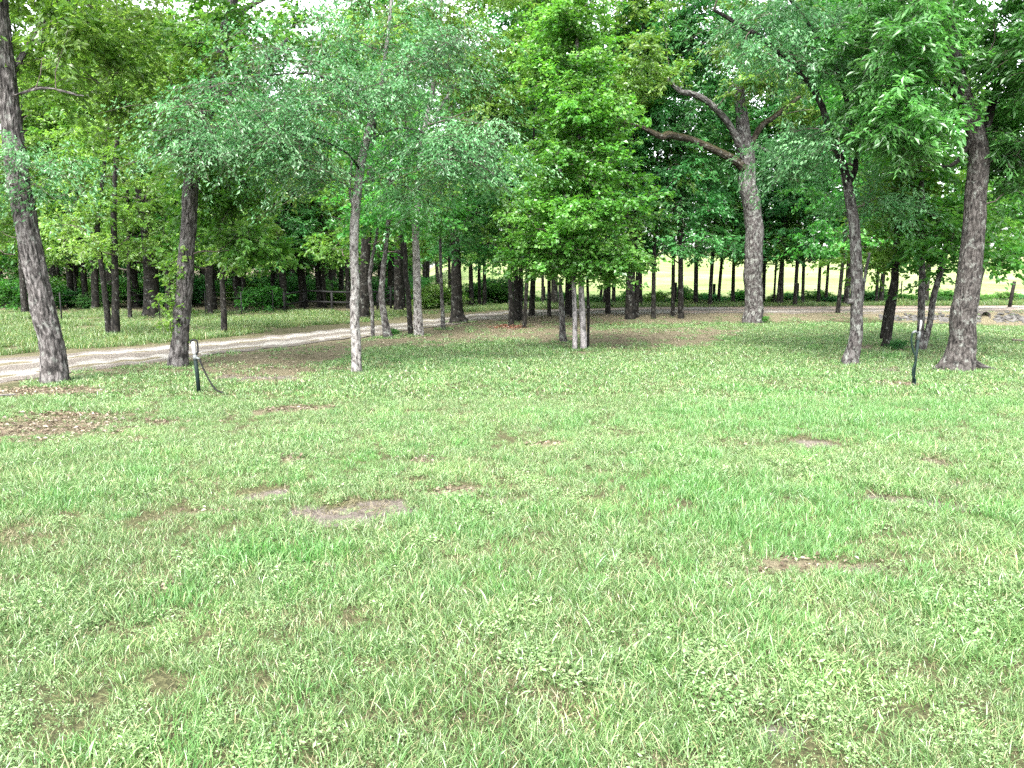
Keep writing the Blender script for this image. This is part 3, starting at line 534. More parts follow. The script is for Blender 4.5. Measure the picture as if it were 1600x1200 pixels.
ROW = [  # px, py of the foot, width px, form, lean (right +), label
 (799,508,8,0,-.03,'slim grey trunk in the clump of four left of the maple, its front left stem'), (807,501,9,2,-.02,'dark trunk second from left in the clump of four left of the maple'), (813,500,8,1,.02,'dark trunk third from left in the clump of four left of the maple'), (819,512,6,3,.03,'thin pale stem at the right of the clump left of the maple'),
 (831,492,9,5,-.04,'dark trunk leaning left between the clump of four and the broken trunk'), (848,478,5,1,.0,'thin far pole seen left of the broken trunk, beyond the track'), (858,494,6,0,.0,'slim grey-green trunk just left of the broken trunk'), (866,478,11,2,.0,'stout black trunk behind and left of the broken trunk'),
 (887,490,9,5,0,'dark trunk seen between the broken trunk and the maple stems'), (893,496,5,0,.02,'thin dark pole touching the left maple stem in view'), (944,478,5,1,.02,'thin dark pole first to the right of the maple, beyond the track'), (950,490,8,5,-.01,'dark trunk right of the maple, second from it'), (959,478,6,0,.0,'thin dark trunk third to the right of the maple'), 
 (984,498,15,2,-.02,'thick black trunk halfway between maple and the massive oak'), (993,496,8,5,.02,'dark stem pressed against the right side of the thick black trunk'), (1000,478,7,1,.03,'slim black trunk right behind the thick black trunk'),
 (1021,498,7,0,.07,'slim grey trunk leaning right, first left of the massive oak group'), (1051,494,6,1,.05,'thin dark trunk leaning right near the massive oak, middle of three'), (1064,497,9,5,.08,'dark trunk leaning right, nearest of three left of the massive oak'),
 (1087,477,7,0,.0,'black trunk by the fence, first of four left of the massive oak'), (1109,478,6,1,.01,'black trunk by the fence, second of four left of the massive oak'), (1122,476,5,3,.0,'thin black trunk by the fence, third of four left of the massive oak'), (1145,476,6,5,.02,'black trunk by the fence, fourth of four left of the massive oak'),
 (1192,476,6,2,.0,'black trunk hugging the right edge of the massive oak in view'), (1209,476,3.5,3,.0,'thinnest pole right of the massive oak by the fence'), (1215,477,5,1,.03,'black pole right of the massive oak, left of a close pair'), (1221,477,5.5,0,.04,'black pole right of the massive oak, right of a close pair'), (1242,477,6,5,.03,'black trunk alone in the middle of the bright gap by the fence'), (1254,476,5,2,.03,'thin trunk with low leafy twigs in the bright gap by the fence'),
 (1278,475,5,1,.01,'left of two thin black poles nearest left of the knotted elm'), (1290,475,4.5,0,.01,'right of two thin black poles nearest left of the knotted elm'), (1309,488,6,3,.10,'grey thin trunk leaning right just left of the knotted elm'), (1321,477,9,5,.02,'black trunk half hidden behind the left edge of the knotted elm'), (1369,475,5,3,-.05,'left stem of the far narrow V behind the leaning dark trunk'), (1376,475,7,1,.02,'right stem of the far narrow V behind the leaning dark trunk'),
 (1446,476,7,2,.0,'black trunk by the fence behind the stems forking at the ground'),
 (737,479,7,5,.0,'dark trunk right of the stout root-flared trunk, first of three beyond the track'), (749,478,5,0,.02,'dark trunk right of the stout root-flared trunk, second of three beyond the track'), (757,479,6,1,.0,'dark trunk right of the stout root-flared trunk, third of three beyond the track'),
 (475,480,13,2,.0,'thick black trunk behind the left end of the pipe fence'), (499,480,6,3,.0,'thin black trunk behind the middle of the pipe fence'), (508,481,6,4,.0,'brown slim trunk behind the middle of the pipe fence'), (545,482,7,5,.0,'black trunk at the right end of the pipe fence'), (568,500,18,2,.0,'very dark thick trunk just right of the pale elm stem'), 
 (236,496,24,4,.02,'thick dark trunk in the shade behind the wire fence, left of the vine-clad oak'), (203,499,6,3,.0,'thin pale trunk behind the dark twin-stemmed tree'), (121,477,5,4,-.05,'thin pale stem leaning left in the dark wood by the far left fence post'), (134,482,9,2,-.08,'brown leaning trunk beside the thin pale stem in the left wood'), (329,494,8,3,.0,'grey slim trunk behind the wire fence, right of the vine-clad oak'), (703,480,5,4,0,'thin dark pole left of the stout root-flared trunk, beyond the track'), (427,482,6,5,0,'dark trunk in the wood left of the pipe fence'), (383,486,7,2,0,'dark trunk in the wood midway between wire fence posts'), (40,490,10,4,-.03,'dark trunk in the wood behind the leaning far left oak'), (290,486,8,2,0,'dim trunk behind the vine-clad oak in the wood')]
rr_ = np.random.default_rng(5)
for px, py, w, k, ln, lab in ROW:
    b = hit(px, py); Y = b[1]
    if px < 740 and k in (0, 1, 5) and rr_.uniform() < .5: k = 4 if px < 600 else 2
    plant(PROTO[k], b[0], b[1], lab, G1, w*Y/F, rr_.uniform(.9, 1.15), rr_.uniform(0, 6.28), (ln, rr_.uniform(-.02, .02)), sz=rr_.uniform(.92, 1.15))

# deep wood on the left, and the far line of trees beyond the meadow
rf = np.random.default_rng(23); pts = []
for _ in range(4000):
    y = rf.uniform(33, 74); u = rf.uniform(-.78, -.04); x = u*y
    if x > -3-(y-34)*0.10: continue
    if all((x-a)**2+(y-b)**2 > (2.5+(y-33)*.03)**2 for a, b in pts): pts.append((x, y))
    if len(pts) >= 84: break
def wood_place(x, y):
    p = float(pix(np.array([x, y, 1.0]))[0])
    return 'left of the leaning far left oak' if p < 60 else 'between the two big left oaks' if p < 285 else 'between the vine-clad oak and the pale elm' if p < 555 else 'right of the pale elm'
for x, y in pts:
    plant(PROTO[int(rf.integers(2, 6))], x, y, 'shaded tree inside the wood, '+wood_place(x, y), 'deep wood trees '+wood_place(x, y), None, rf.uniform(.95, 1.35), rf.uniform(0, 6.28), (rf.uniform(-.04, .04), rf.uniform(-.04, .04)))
for x in np.arange(-14, 92, 4.2):
    y = 112+rf.uniform(-5, 6)+0.1*x
    plant(PROTO[int(rf.integers(6, 8))], x+rf.uniform(-1, 1), y, 'distant tree in the line beyond the bright meadow', 'far trees beyond the meadow', None, rf.uniform(1.3, 1.8), rf.uniform(0, 6.28), sz=rf.uniform(.8, 1.0))

for k, u in enumerate(np.linspace(-.80, -.13, 26)):
    y = rf.uniform(60, 72); x = u*y
    plant(PROTO[6+k % 2], x, y, 'leafy tree at the back of the wood, '+wood_place(x, y), 'back edge of the wood '+wood_place(x, y), None, rf.uniform(1.0, 1.4), rf.uniform(0, 6.28))
# understorey bushes
def bush_proto(seed, leaf, n=26, r=.9, h_=1.1):
    rng = np.random.default_rng(seed); C = shell(rng, n, (0, 0, h_*.55), (r, r, h_*.5)); C[:, 2] = np.maximum(C[:, 2], .12)
    G = Geo(); G.tube([[0, 0, -.1], [0, 0, .3]], [.03, .02], 5); branch_out(G, [(np.array([[0, 0, 0.], [.03, 0, .15], [0, .03, .3]]), np.array([.03, .025, .02]))], C, rng)
    sp = dict(SPEC[leaf]); sp['l'] *= .9; tw, lv = sprays(C, sp, rng, .7); twig_tubes(G, tw, rng, .3)
    return dict(foliage=leaf_mesh('foliage', lv[0], lv[1], lv[2], lv[3], sp['w'], lv[4], LEAF[leaf]), stems=G.mesh('stems', BARK['twig']))
BUSH = [bush_proto(71, 'shade'), bush_proto(72, 'woods'), bush_proto(73, 'yellow', 22)]
def bush(k, x, y, label, group, s, sz=1.0):
    e = empty('bush', (x, y, T(x, y)), label, 'bush', group); e.scale = (s, s, s*sz); e.rotation_euler = (0, 0, rf.uniform(0, 6.28))
    for p in ('foliage', 'stems'): o = obj(p, BUSH[k][p], e); o['kind'] = 'stuff'
q = []
for _ in range(3000):
    y = rf.uniform(34, 52); x = rf.uniform(-.76, -.10)*y
    if x > -4.2-(y-34)*.10: continue
    if y < 38.5 and -15.5 < x < -4: continue
    if all((x-a)**2+(y-b)**2 > 1.7**2 for a, b in q): q.append((x, y))
    if len(q) >= 70: break
for x, y in q: bush(int(rf.choice([0, 0, 1])), x, y, 'low bush in the dark undergrowth, '+wood_place(x, y), 'undergrowth bushes '+wood_place(x, y), rf.uniform(.6, 1.3))
fence_place = lambda p: 'left of the maple' if p < 900 else 'between maple and massive oak' if p < 1175 else 'between massive oak and knotted elm' if p < 1335 else 'right of the knotted elm'
for px in list(range(745, 1600, 15)):
    b = hit(px+rf.uniform(-5, 5), rf.uniform(472.5, 475.5)); bush(int(rf.choice([0, 1, 1])), b[0], b[1], 'small weedy bush along the meadow fence, '+fence_place(px), 'fence-line bushes '+fence_place(px), rf.uniform(.22, .6) if px > 800 else rf.uniform(.8, 1.3), rf.uniform(.8, 1.2))
for px, py, s, k, lab in [(690,481,1.1,2,'rounded bright green bush beside the gate post'), (668,482,.9,2,'smaller bright bush right of the gate'), (412,487,1.0,1,'bush with pale twigs left of the pipe fence end'), (1192,505,.22,1,'green weed tuft at the right foot of the massive oak'), (1400,546,.2,0,'low dark weed tuft right of the thin leaning trunk'), (612,526,.2,1,'green weed tuft by the lichen-spotted trunk')]:
    b = hit(px, py); bush(k, b[0], b[1], lab, None, s)

# leafy vine at the foot of the dark oak
vb = hit(262, 545); rv = np.random.default_rng(3)
vc = np.array([at(np.interp(y, [405, 530], [276, 266])+rv.normal(0, 5), y, 13.45) for y in np.linspace(405, 515, 13)]); spv = dict(SPEC['yellow'], nt=5, nl=10, tl=.14)
tw, lv = sprays(vc, spv, rv, 1.0); ve = empty('climbing_vine', (vc[-1][0], 13.45, T(vc[-1][0], 13.45)), 'yellow-green leafy vine at the left foot of the dark oak', 'vine'); vo = np.array(ve.location)
g = Geo(); g.tube(catmull(vc[::-1]-vo, 30), np.linspace(.012, .004, 30), 5); twig_tubes(g, (tw[0]-vo, tw[1]-vo), rv, .6); obj('stem', g.mesh('stem', BARK['twig']), ve)
o = obj('leaves', leaf_mesh('leaves', lv[0]-vo, lv[1], lv[2], lv[3]*.8, .7, lv[4], LEAF['yellow']), ve); o['kind'] = 'stuff'

# ------------------------------------------------------------------ hydrants, hoses
M_GREEN = plain('green_paint', (0.004, 0.011, 0.010), 0.65, vary=.3, spec=.15)
M_WHITE = plain('worn_white', (0.24, 0.235, 0.225), 0.5, vary=.12)
M_BLACK = plain('black_rubber', (0.006, 0.006, 0.007), 0.6, vary=.3, spec=.15)
M_GALV = plain('galvanised', (0.09, 0.10, 0.10), 0.6, 0.2, vary=.2)
M_STEEL = plain('rusty_pipe', (0.010, 0.010, 0.010), 0.7, 0.0, vary=.4, scale=8, spec=.2)
M_WOOD = plain('weathered_post', (0.014, 0.012, 0.011), 0.9, vary=.4, scale=9, spec=.1)
M_WIRE = plain('fence_wire', (0.03, 0.03, 0.03), 0.6, 0.5)
M_HOSEG = plain('green_hose', (0.005, 0.014, 0.011), 0.6, vary=.2, spec=.15)
def part(name, parent, m, fn, smooth_=True):
    g = Geo(); fn(g); return obj(name, g.mesh(name, m, smooth_), parent)
# left: short dark green standpipe, white head, black lever loop
b = hit(311, 613); u = b[1]/F; e = empty('yard_hydrant', (b[0], b[1], T(b[0], b[1])), 'short dark green hydrant post with white head and black lever loop', 'hydrant')
part('standpipe', e, M_GREEN, lambda g: g.tube([[0, 0, -.1], [-.01, 0, .25], [-.025, 0, .47]], [.028, .027, .026], 14, True))
part('collar', e, M_GALV, lambda g: (g.tube([[-.025, 0, .46], [-.026, 0, .49], [-.027, 0, .53]], [.031, .031, .022], 12, True), g.tube([[.0, -.02, .49], [.05, -.04, .47]], [.018, .016], 10, True)))
part('head', e, M_WHITE, lambda g: g.tube([[-.030, 0, .53], [-.032, 0, .55], [-.037, 0, .62], [-.040, 0, .69], [-.040, 0, .71]], [.022, .028, .029, .028, .018], 14, True))
part('lever_handle', e, M_BLACK, lambda g: g.tube(catmull([[-.075, 0, .685], [-.07, 0, .72], [-.03, 0, .735], [.012, 0, .72], [.018, 0, .66], [.018, 0, .58], [.0, 0, .535], [-.03, -.0, .528]], 30), .012, 8, True))
g = Geo(); g.tube(catmull([[.05, -.04, .47], [.07, -.05, .42], [.12, -.06, .30], [.19, -.08, .17], [.27, -.1, .06], [.36, -.12, .02], [.45, -.16, .012]], 40), .0115, 8, True)
tag(obj('garden_hose', g.mesh('hose', M_BLACK), None, e.location), 'black hose curving from the short left hydrant down into the grass', 'hose')
# right: taller hydrant with hose hanging down beside it
b = hit(1426, 604); e = empty('yard_hydrant', (b[0], b[1], T(b[0], b[1])), 'tall thin green hydrant post with pale head beside the broad pecan', 'hydrant')
part('standpipe', e, M_GREEN, lambda g: g.tube([[0, 0, -.1], [.01, 0, .3], [.035, 0, .75]], [.019, .019, .019], 12, True))
part('collar', e, M_GALV, lambda g: (g.tube([[.033, 0, .68], [.035, 0, .76], [.036, 0, .80]], [.024, .025, .018], 12, True), g.tube([[.03, 0, .77], [-.03, -.01, .80], [-.07, -.02, .775]], [.022, .020, .016], 10, True)))
part('head', e, M_WHITE, lambda g: g.tube([[.036, 0, .80], [.04, 0, .86], [.045, 0, .93], [.045, 0, .96]], [.018, .022, .023, .015], 12, True))
part('lever_handle', e, M_BLACK, lambda g: (g.tube([[.0, -.03, .80], [.005, -.035, .88], [.01, -.03, .97]], [.012, .013, .012], 8, True), g.tube([[.01, -.03, .965], [.05, 0, .985]], .010, 8, True)))
g = Geo(); g.tube(catmull([[-.07, -.02, .775], [-.08, -.02, .68], [-.05, -.02, .55], [-.01, -.03, .44], [0.0, -.03, .36], [-.035, -.035, .25], [-.02, -.03, .15], [.02, -.03, .10], [.015, -.03, .05], [-.005, -.04, .01]], 50), .0135, 8, True)
tag(obj('garden_hose', g.mesh('hose', M_HOSEG), None, e.location), 'dark green hose hanging down the tall right hydrant', 'hose')

# ------------------------------------------------------------------ fences
def post(e, x, y, h_, r, m, lean=0, sides=8, name='post'):
    o = np.array(e.location); z = T(x, y)
    return part(name, e, m, lambda g: g.tube(np.array([[x, y, z-.15], [x+lean*.5*h_, y, z+h_*.5], [x+lean*h_, y, z+h_]])-o, [r, r*.98, r*.94], sides, True))
def strand(e, P, r, m, name):
    o = np.array(e.location); return part(name, e, m, lambda g: g.tube(np.array(P)-o, r, 5, True))
# left wire fence
LP = [(-30, 512), (97, 506), (250, 500), (262, 499), (322, 494), (378, 495), (427, 489)]
W_ = [hit(*p) for p in LP]; e = empty('wire_fence', W_[1], 'wire fence on thin steel posts in front of the left wood', 'fence')
for p, h_ in zip(W_, (1.1, 1.05, 1.0, 1.0, 1.0, .95, .95)): post(e, p[0], p[1], h_, .022, M_STEEL, sides=6)
for hgt in (.25, .5, .75, .95):
    P = []
    for a, c in zip(W_[:-1], W_[1:]):
        for t in (0, .33, .66): x, y = a[:2]*(1-t)+c[:2]*t; P.append([x, y, T(x, y)+hgt-.03*math.sin(pi*t)])
    P.append([*W_[-1][:2], T(*W_[-1][:2])+hgt]); strand(e, P, .003, M_WIRE, 'wire')
# pipe fence
PP = [hit(445, 488), hit(476, 484), hit(519, 486), hit(552, 486), hit(590, 484)]; e = empty('pipe_fence', PP[0], 'dark two-rail pipe fence bending beside the wood', 'fence')
for p, h_ in zip(PP, (.86, .85, .80, .80, .80)): post(e, p[0], p[1], h_, .055, M_STEEL, sides=10)
tops = [at(445, 460, PP[0][1]), at(476, 454, PP[1][1]), at(519, 456, PP[2][1]), at(552, 457, PP[3][1]), at(590, 456, PP[4][1])]
bots = [at(445, 476, PP[0][1]), at(476, 471, PP[1][1]), at(519, 472, PP[2][1]), at(552, 473, PP[3][1]), at(590, 473, PP[4][1])]
for row in (tops, bots):
    for a, c in zip(row[:-1], row[1:]): strand(e, [a, (a+c)/2, c], .042, M_STEEL, 'rail')
# gate
GA, GB = hit(597, 482), hit(628, 481); e = empty('pipe_gate', GA, 'dark tubular gate between heavy posts right of the pale elm', 'gate')
for p, r in ((GA, .05), (hit(611, 482), .06), (GB, .1)): post(e, p[0], p[1], 1.0, r, M_STEEL, sides=10, name='post')
for k in range(6):
    hgt = .18+k*.145; strand(e, [[GA[0], GA[1], T(*GA[:2])+hgt], [(GA[0]+GB[0])/2, (GA[1]+GB[1])/2, T(*GA[:2])+hgt], [GB[0], GB[1], T(*GB[:2])+hgt]], .022, M_STEEL, 'bar')
part('brace', e, M_STEEL, lambda g: g.tube(np.array([[GA[0], GA[1], T(*GA[:2])+.2], [GB[0], GB[1], T(*GB[:2])+.92]])-np.array(e.location), .025, 6, True))
# rail fence right of the gate
RP = [hit(640, 480), hit(672, 480), hit(708, 480), hit(735, 479)]; e = empty('rail_fence', RP[0], 'low brown rail fence right of the gate', 'fence')
for p in RP: post(e, p[0], p[1], .85, .05, M_WOOD)
for hgt in (.4, .75):
    for a, c in zip(RP[:-1], RP[1:]): strand(e, [[a[0], a[1], T(*a[:2])+hgt], [(a[0]+c[0])/2, (a[1]+c[1])/2, T(*a[:2])+hgt], [c[0], c[1], T(*c[:2])+hgt]], .035, M_WOOD, 'rail')
# meadow fence
MP = [(760, 475, .95, 0), (850, 475, .9, 0), (938, 475, .95, .06), (1000, 475, .9, 0), (1054, 475, 1.0, .03), (1115, 474, .9, 0), (1180, 474, .9, 0), (1245, 474, .9, 0), (1320, 474, .9, 0), (1407, 474, 1.0, 0), (1500, 475, .9, 0), (1577, 479, 1.0, .12), (1680, 478, .9, 0)]
W_ = [hit(p[0], p[1]) for p in MP]; e = empty('wire_fence', W_[0], 'wire fence on dark wooden posts along the bright meadow', 'fence')
for w_, p in zip(W_, MP): post(e, w_[0], w_[1], p[2], .028 if p[0] == 1407 else .07, M_WOOD, p[3])
for hgt in (.3, .6, .85):
    P = []
    for a, c in zip(W_[:-1], W_[1:]):
        for t in (0, .5): x, y = a[:2]*(1-t)+c[:2]*t; P.append([x, y, T(x, y)+hgt])
    P.append([*W_[-1][:2], T(*W_[-1][:2])+hgt]); strand(e, P, .005, M_WIRE, 'wire')

# ------------------------------------------------------------------ culvert and stones
c = hit(1543, 503)+np.array([0, .12, 0]); M_CONC = plain('old_concrete', (0.045, 0.04, 0.036), 0.9, vary=.3, scale=14); M_MUD = plain('culvert_mud', (0.03, 0.026, 0.02), .95)
e = empty('culvert_pipe', (c[0], c[1], T(c[0], c[1])), 'dark round culvert mouth under the track at the right', 'culvert')
def pipe(g):
    n = 20; th = np.linspace(0, 2*pi, n+1); L_ = 1.3
    ring = lambda r, y: np.stack([r*np.cos(th), np.full(n+1, y), r*np.sin(th)+.06], -1)
    V = np.vstack([ring(.15, 0), ring(.175, 0), ring(.175, L_), ring(.15, L_)]); q = []
    for a in range(3):
        for j in range(n): q.append([a*(n+1)+j, a*(n+1)+j+1, (a+1)*(n+1)+j+1, (a+1)*(n+1)+j])
    for j in range(n): q.append([3*(n+1)+j, 3*(n+1)+j+1, j+1, j])
    g.add(V, q)
part('pipe', e, M_CONC, pipe)
part('silt', e, M_MUD, lambda g: g.box((0, 1.2, .06), (.29, .1, .29)))
M_STONE = plain('pale_stone', (0.062, 0.059, 0.055), .9, vary=.7, scale=5)
def stone(g, c, s, rng):
    import itertools
    th = np.linspace(0, 2*pi, 7)[:-1]; V = [[0, 0, 1]]
    for z, r in ((.55, .75), (-.1, 1.0)): V += [[r*math.cos(t), r*math.sin(t), z] for t in th+rng.uniform(0, 1)]
    V = np.array(V)*(1+rng.uniform(-.25, .25, (13, 3)))*s*np.array([1.2, .9, .7])+np.array(c); t = [[0, 1+j, 1+(j+1) % 6] for j in range(6)]; q = [[1+j, 7+j, 7+(j+1) % 6, 1+(j+1) % 6] for j in range(6)]
    g.add(V, q, t)
rs = np.random.default_rng(8); g = Geo()
for _ in range(480):
    px = rs.uniform(1375, 1640); py = rs.normal(499, 4.0) if px > 1400 else rs.normal(497, 3)
    if abs(px-1543) < 12: continue
    p = hit(px, py); stone(g, p, rs.uniform(.03, .10) if px > 1470 else rs.uniform(.03, .075), rs)
for _ in range(260):
    p = hit(rs.normal(1545, 22), rs.normal(518, 2.5)); stone(g, p, rs.uniform(.015, .04), rs)
tag(obj('riprap_stones', g.mesh('stones', M_STONE, False)), 'scattered pale stones along the ditch around the culvert', 'stones', kind='stuff')
# fallen sticks
def stick(pts, w, label, m=BARK['twig']):
    P = [hit(*p)+[0, 0, .05] for p in pts]; o = P[0].copy(); g = Geo(); g.tube(catmull(np.array(P)-o, 14), np.linspace(w, w*.5, 14), 6, True, .15)
    tag(obj('fallen_stick', g.mesh('stick', m), None, o), label, 'stick')
stick([(1582, 534), (1592, 535), (1612, 536)], .03, 'dark fallen stick lying at the right edge of the lawn')
stick([(-20, 625), (10, 623), (26, 622)], .018, 'pale stick in the leaf litter at the far left', BARK['pale'])

# ------------------------------------------------------------------ grass, weeds and dead leaves
def blade_mat(name, cols, bigcols, trans=.35, gloss=.05, dry=None):
    m, N, L, out = mat(name)
    a = N('Attribute', attribute_name='rnd'); g = N('NewGeometry')
    rp = ramp(N, [(k/(len(cols)-1)*.86, c) for k, c in enumerate(cols)]+([(.93, dry), (1.0, dry)] if dry else [])); L(a.outputs['Fac'], rp.inputs[0])
    nz = N('TexNoise', i_Scale=1.1, i_Detail=3.0, i_Roughness=.6); L(g.outputs['Position'], nz.inputs['Vector'])
    br = ramp(N, [(.35, bigcols[0]), (.5, (.85, .85, .85)), (.65, bigcols[1])]); L(nz.outputs['Fac'], br.inputs[0])
    mx = N('MixRGB', blend_type='MULTIPLY'); mx.inputs[0].default_value = 1; L(rp.outputs[0], mx.inputs[1]); L(br.outputs[0], mx.inputs[2])
    d = N('BsdfDiffuse'); t = N('BsdfTranslucent'); gl = N('BsdfGlossy', i_Roughness=.4); L(mx.outputs[0], d.inputs[0]); L(mx.outputs[0], t.inputs[0])
    x = N('MixShader', i_Fac=trans); L(d.outputs[0], x.inputs[1]); L(t.outputs[0], x.inputs[2]); y = N('MixShader', i_Fac=gloss); L(x.outputs[0], y.inputs[1]); L(gl.outputs[0], y.inputs[2]); L(y.outputs[0], out.inputs[0]); return m
M_LAWN = blade_mat('lawn_blades', [(.044, .110, .024), (.124, .225, .070), (.250, .355, .150)], ((.76, .88, .70), (1.02, 1.04, .95)), dry=(.34, .30, .17))
M_LUSH = blade_mat('lush_blades', [(.048, .145, .030), (.096, .238, .058), (.185, .338, .115)], ((.75, .9, .7), (1.05, 1.05, 1)), dry=(.25, .29, .12))
M_WEED = blade_mat('weed_leaves', [(.078, .155, .042), (.162, .268, .092), (.275, .375, .170)], ((.82, .95, .85), (1.0, 1.03, .95)))
M_TALL = blade_mat('verge_blades', [(.042, .105, .020), (.090, .175, .042), (.175, .255, .085)], ((.75, .9, .6), (1.1, 1.05, .9)), dry=(.30, .27, .13))
M_STRAW = blade_mat('dry_thatch', [(.060, .052, .028), (.125, .110, .064), (.215, .195, .125)], ((.8, .8, .8), (1.1, 1.1, 1.0)), trans=.15, gloss=.02)
def clump(name, m, seed, n, rad, h_, w, bend=.5, spread=.5):
    rng = np.random.default_rng(seed); a = rng.uniform(0, 2*pi, n); q = np.sqrt(rng.uniform(0, 1, n))*rad
    base = np.stack([q*np.cos(a), q*np.sin(a), np.full(n, -.01)], -1); hh = h_*rng.uniform(.45, 1.15, n)
    az = rng.uniform(0, 2*pi, n); out_ = np.stack([np.cos(az), np.sin(az), np.zeros(n)], -1); tilt = np.abs(rng.normal(0, spread, n)); bd = bend*rng.uniform(.2, 1.4, n)
    d0 = nrm(np.array([0, 0, 1.0])+out_*tilt[:, None]); d1 = nrm(d0+out_*bd[:, None]); d2 = nrm(d1+out_*bd[:, None]-np.array([0, 0, .35])*bd[:, None])
    face = rng.uniform(0, pi, n); sd = np.stack([np.cos(face), np.sin(face), np.zeros(n)], -1); sd = nrm(sd-d0*np.sum(sd*d0, -1, keepdims=True)); ww = (w*rng.uniform(.6, 1.3, n))[:, None]
    p1 = base+d0*hh[:, None]*.4; p2 = p1+d1*hh[:, None]*.35; p3 = p2+d2*hh[:, None]*.3
    V = np.stack([base-sd*ww/2, base+sd*ww/2, p1-sd*ww*.45, p1+sd*ww*.45, p2-sd*ww*.3, p2+sd*ww*.3, p3], 1).reshape(-1, 3); o = np.arange(n)[:, None]*7
    return mk_mesh(name, V, [np.concatenate([o+[0, 1, 3, 2], o+[2, 3, 5, 4]], 1).reshape(-1, 4), o+[4, 5, 6]], m, True, None, dict(rnd=np.repeat(rng.uniform(0, 1, n), 7)))
def weed(name, m, seed, n, rad, h_, l):
    rng = np.random.default_rng(seed); a = rng.uniform(0, 2*pi, n); q = np.sqrt(rng.uniform(0, 1, n))*rad
    pos = np.stack([q*np.cos(a), q*np.sin(a), h_*rng.uniform(.25, 1.0, n)*(1-.4*(q/rad)**2)], -1)
    d = rng.normal(0, 1, (n, 3)); d[:, 2] = np.abs(d[:, 2])*.35; nn = np.array([0, 0, 1.0])+rng.normal(0, .5, (n, 3))
    return leaf_mesh(name, pos, d, nn, l*rng.uniform(.6, 1.3, n), .5, rng.uniform(0, 1, n), m, .1)
def scatter(name, pts, rot, scl, idx, variants, label, cat):
    """one object of many tufts: its points carry the tufts through geometry nodes"""
    me = bpy.data.meshes.new(name); me.vertices.add(len(pts)); me.vertices.foreach_set('co', np.asarray(pts, np.float32).ravel())
    for k, ty, v, f in (('rot', 'FLOAT_VECTOR', rot, 'vector'), ('scl', 'FLOAT', scl, 'value'), ('idx', 'INT', idx, 'value')):
        a = me.attributes.new(k, ty, 'POINT'); a.data.foreach_set(f, np.asarray(v, np.int32 if ty == 'INT' else np.float32).ravel())
    o = tag(obj(name, me), label, cat, kind='stuff'); ng = bpy.data.node_groups.new(name, 'GeometryNodeTree')
    ng.interface.new_socket('Geometry', in_out='INPUT', socket_type='NodeSocketGeometry'); ng.interface.new_socket('Geometry', in_out='OUTPUT', socket_type='NodeSocketGeometry')
    n = ng.nodes.new; gi, go, ip, gti = n('NodeGroupInput'), n('NodeGroupOutput'), n('GeometryNodeInstanceOnPoints'), n('GeometryNodeGeometryToInstance')
    for v in reversed(variants):
        so = bpy.data.objects.new(v.name, v); oi = n('GeometryNodeObjectInfo'); oi.inputs['Object'].default_value = so; oi.inputs['As Instance'].default_value = False; ng.links.new(oi.outputs['Geometry'], gti.inputs[0])
    def named(k, ty): a = n('GeometryNodeInputNamedAttribute'); a.data_type = ty; a.inputs[0].default_value = k; return a.outputs[0]
    ip.inputs['Pick Instance'].default_value = True
    ng.links.new(gi.outputs[0], ip.inputs['Points']); ng.links.new(gti.outputs[0], ip.inputs['Instance']); ng.links.new(named('idx', 'INT'), ip.inputs['Instance Index'])
    e2r = n('FunctionNodeEulerToRotation'); ng.links.new(named('rot', 'FLOAT_VECTOR'), e2r.inputs[0]); ng.links.new(e2r.outputs[0], ip.inputs['Rotation']); ng.links.new(named('scl', 'FLOAT'), ip.inputs['Scale']); ng.links.new(ip.outputs[0], go.inputs[0])
    md = o.modifiers.new('tufts', 'NODES'); md.node_group = ng; return o
rg = np.random.default_rng(77)
def spread(y0, y1, dens):
    """random ground points in the wedge in front of the camera, y0..y1 metres away"""
    wx = lambda y: .74*y+1.6
    A = (y1-y0)*2*wx((y0+y1)/2); n = int(A*dens*1.15); y = rg.uniform(y0, y1, n); x = rg.uniform(-wx(y1), wx(y1), n); k = np.abs(x) < wx(y); return x[k], y[k]
def lush(x, y):
    px, py, dep = pix(np.stack([x, y, terrain(x, y)], -1))
    m = np.exp(-(((px-1330)/300)**2+((py-655)/42)**2))+.8*np.exp(-(((px-1100)/190)**2+((py-800)/75)**2))+.55*np.exp(-(((px-1330)/200)**2+((py-850)/60)**2))+.5*np.exp(-(((px-280)/170)**2+((py-970)/50)**2))+.4*np.exp(-(((px-600)/110)**2+((py-930)/50)**2))
    return m+.45*n2(x, y, .55, 31)+.3*n2(x, y, .22, 32)-.1
tuft = {}
tuft['lawn'] = [clump('blades', M_LAWN, 200+k, 84, .09, .050+.008*k, .0032, .6, .6) for k in range(6)]
tuft['lush'] = [clump('blades', M_LUSH, 220+k, 60, .09, .066+.009*k, .0038, .45, .4) for k in range(5)]
tuft['weed'] = [weed('weed', M_WEED, 240+k, 70+40*(k % 3), .06+.012*k, .045, (.008, .012, .016, .010)[k]) for k in range(4)]
tuft['straw'] = [clump('straw', M_STRAW, 320+k, 46, .10, .055, .0030, .12, 2.6) for k in range(4)]
tuft['far'] = [clump('blades', M_LAWN, 260+k, 50, .16, .065, .009, .6, .7) for k in range(5)]
tuft['tall'] = [clump('blades', M_TALL, 280+k, 46, .16, .26, .011, .5, .35) for k in range(5)]
tuft['farlush'] = [clump('blades', M_LUSH, 290+k, 46, .14, .085, .009, .5, .5) for k in range(4)]
acc = {k: [] for k in tuft}
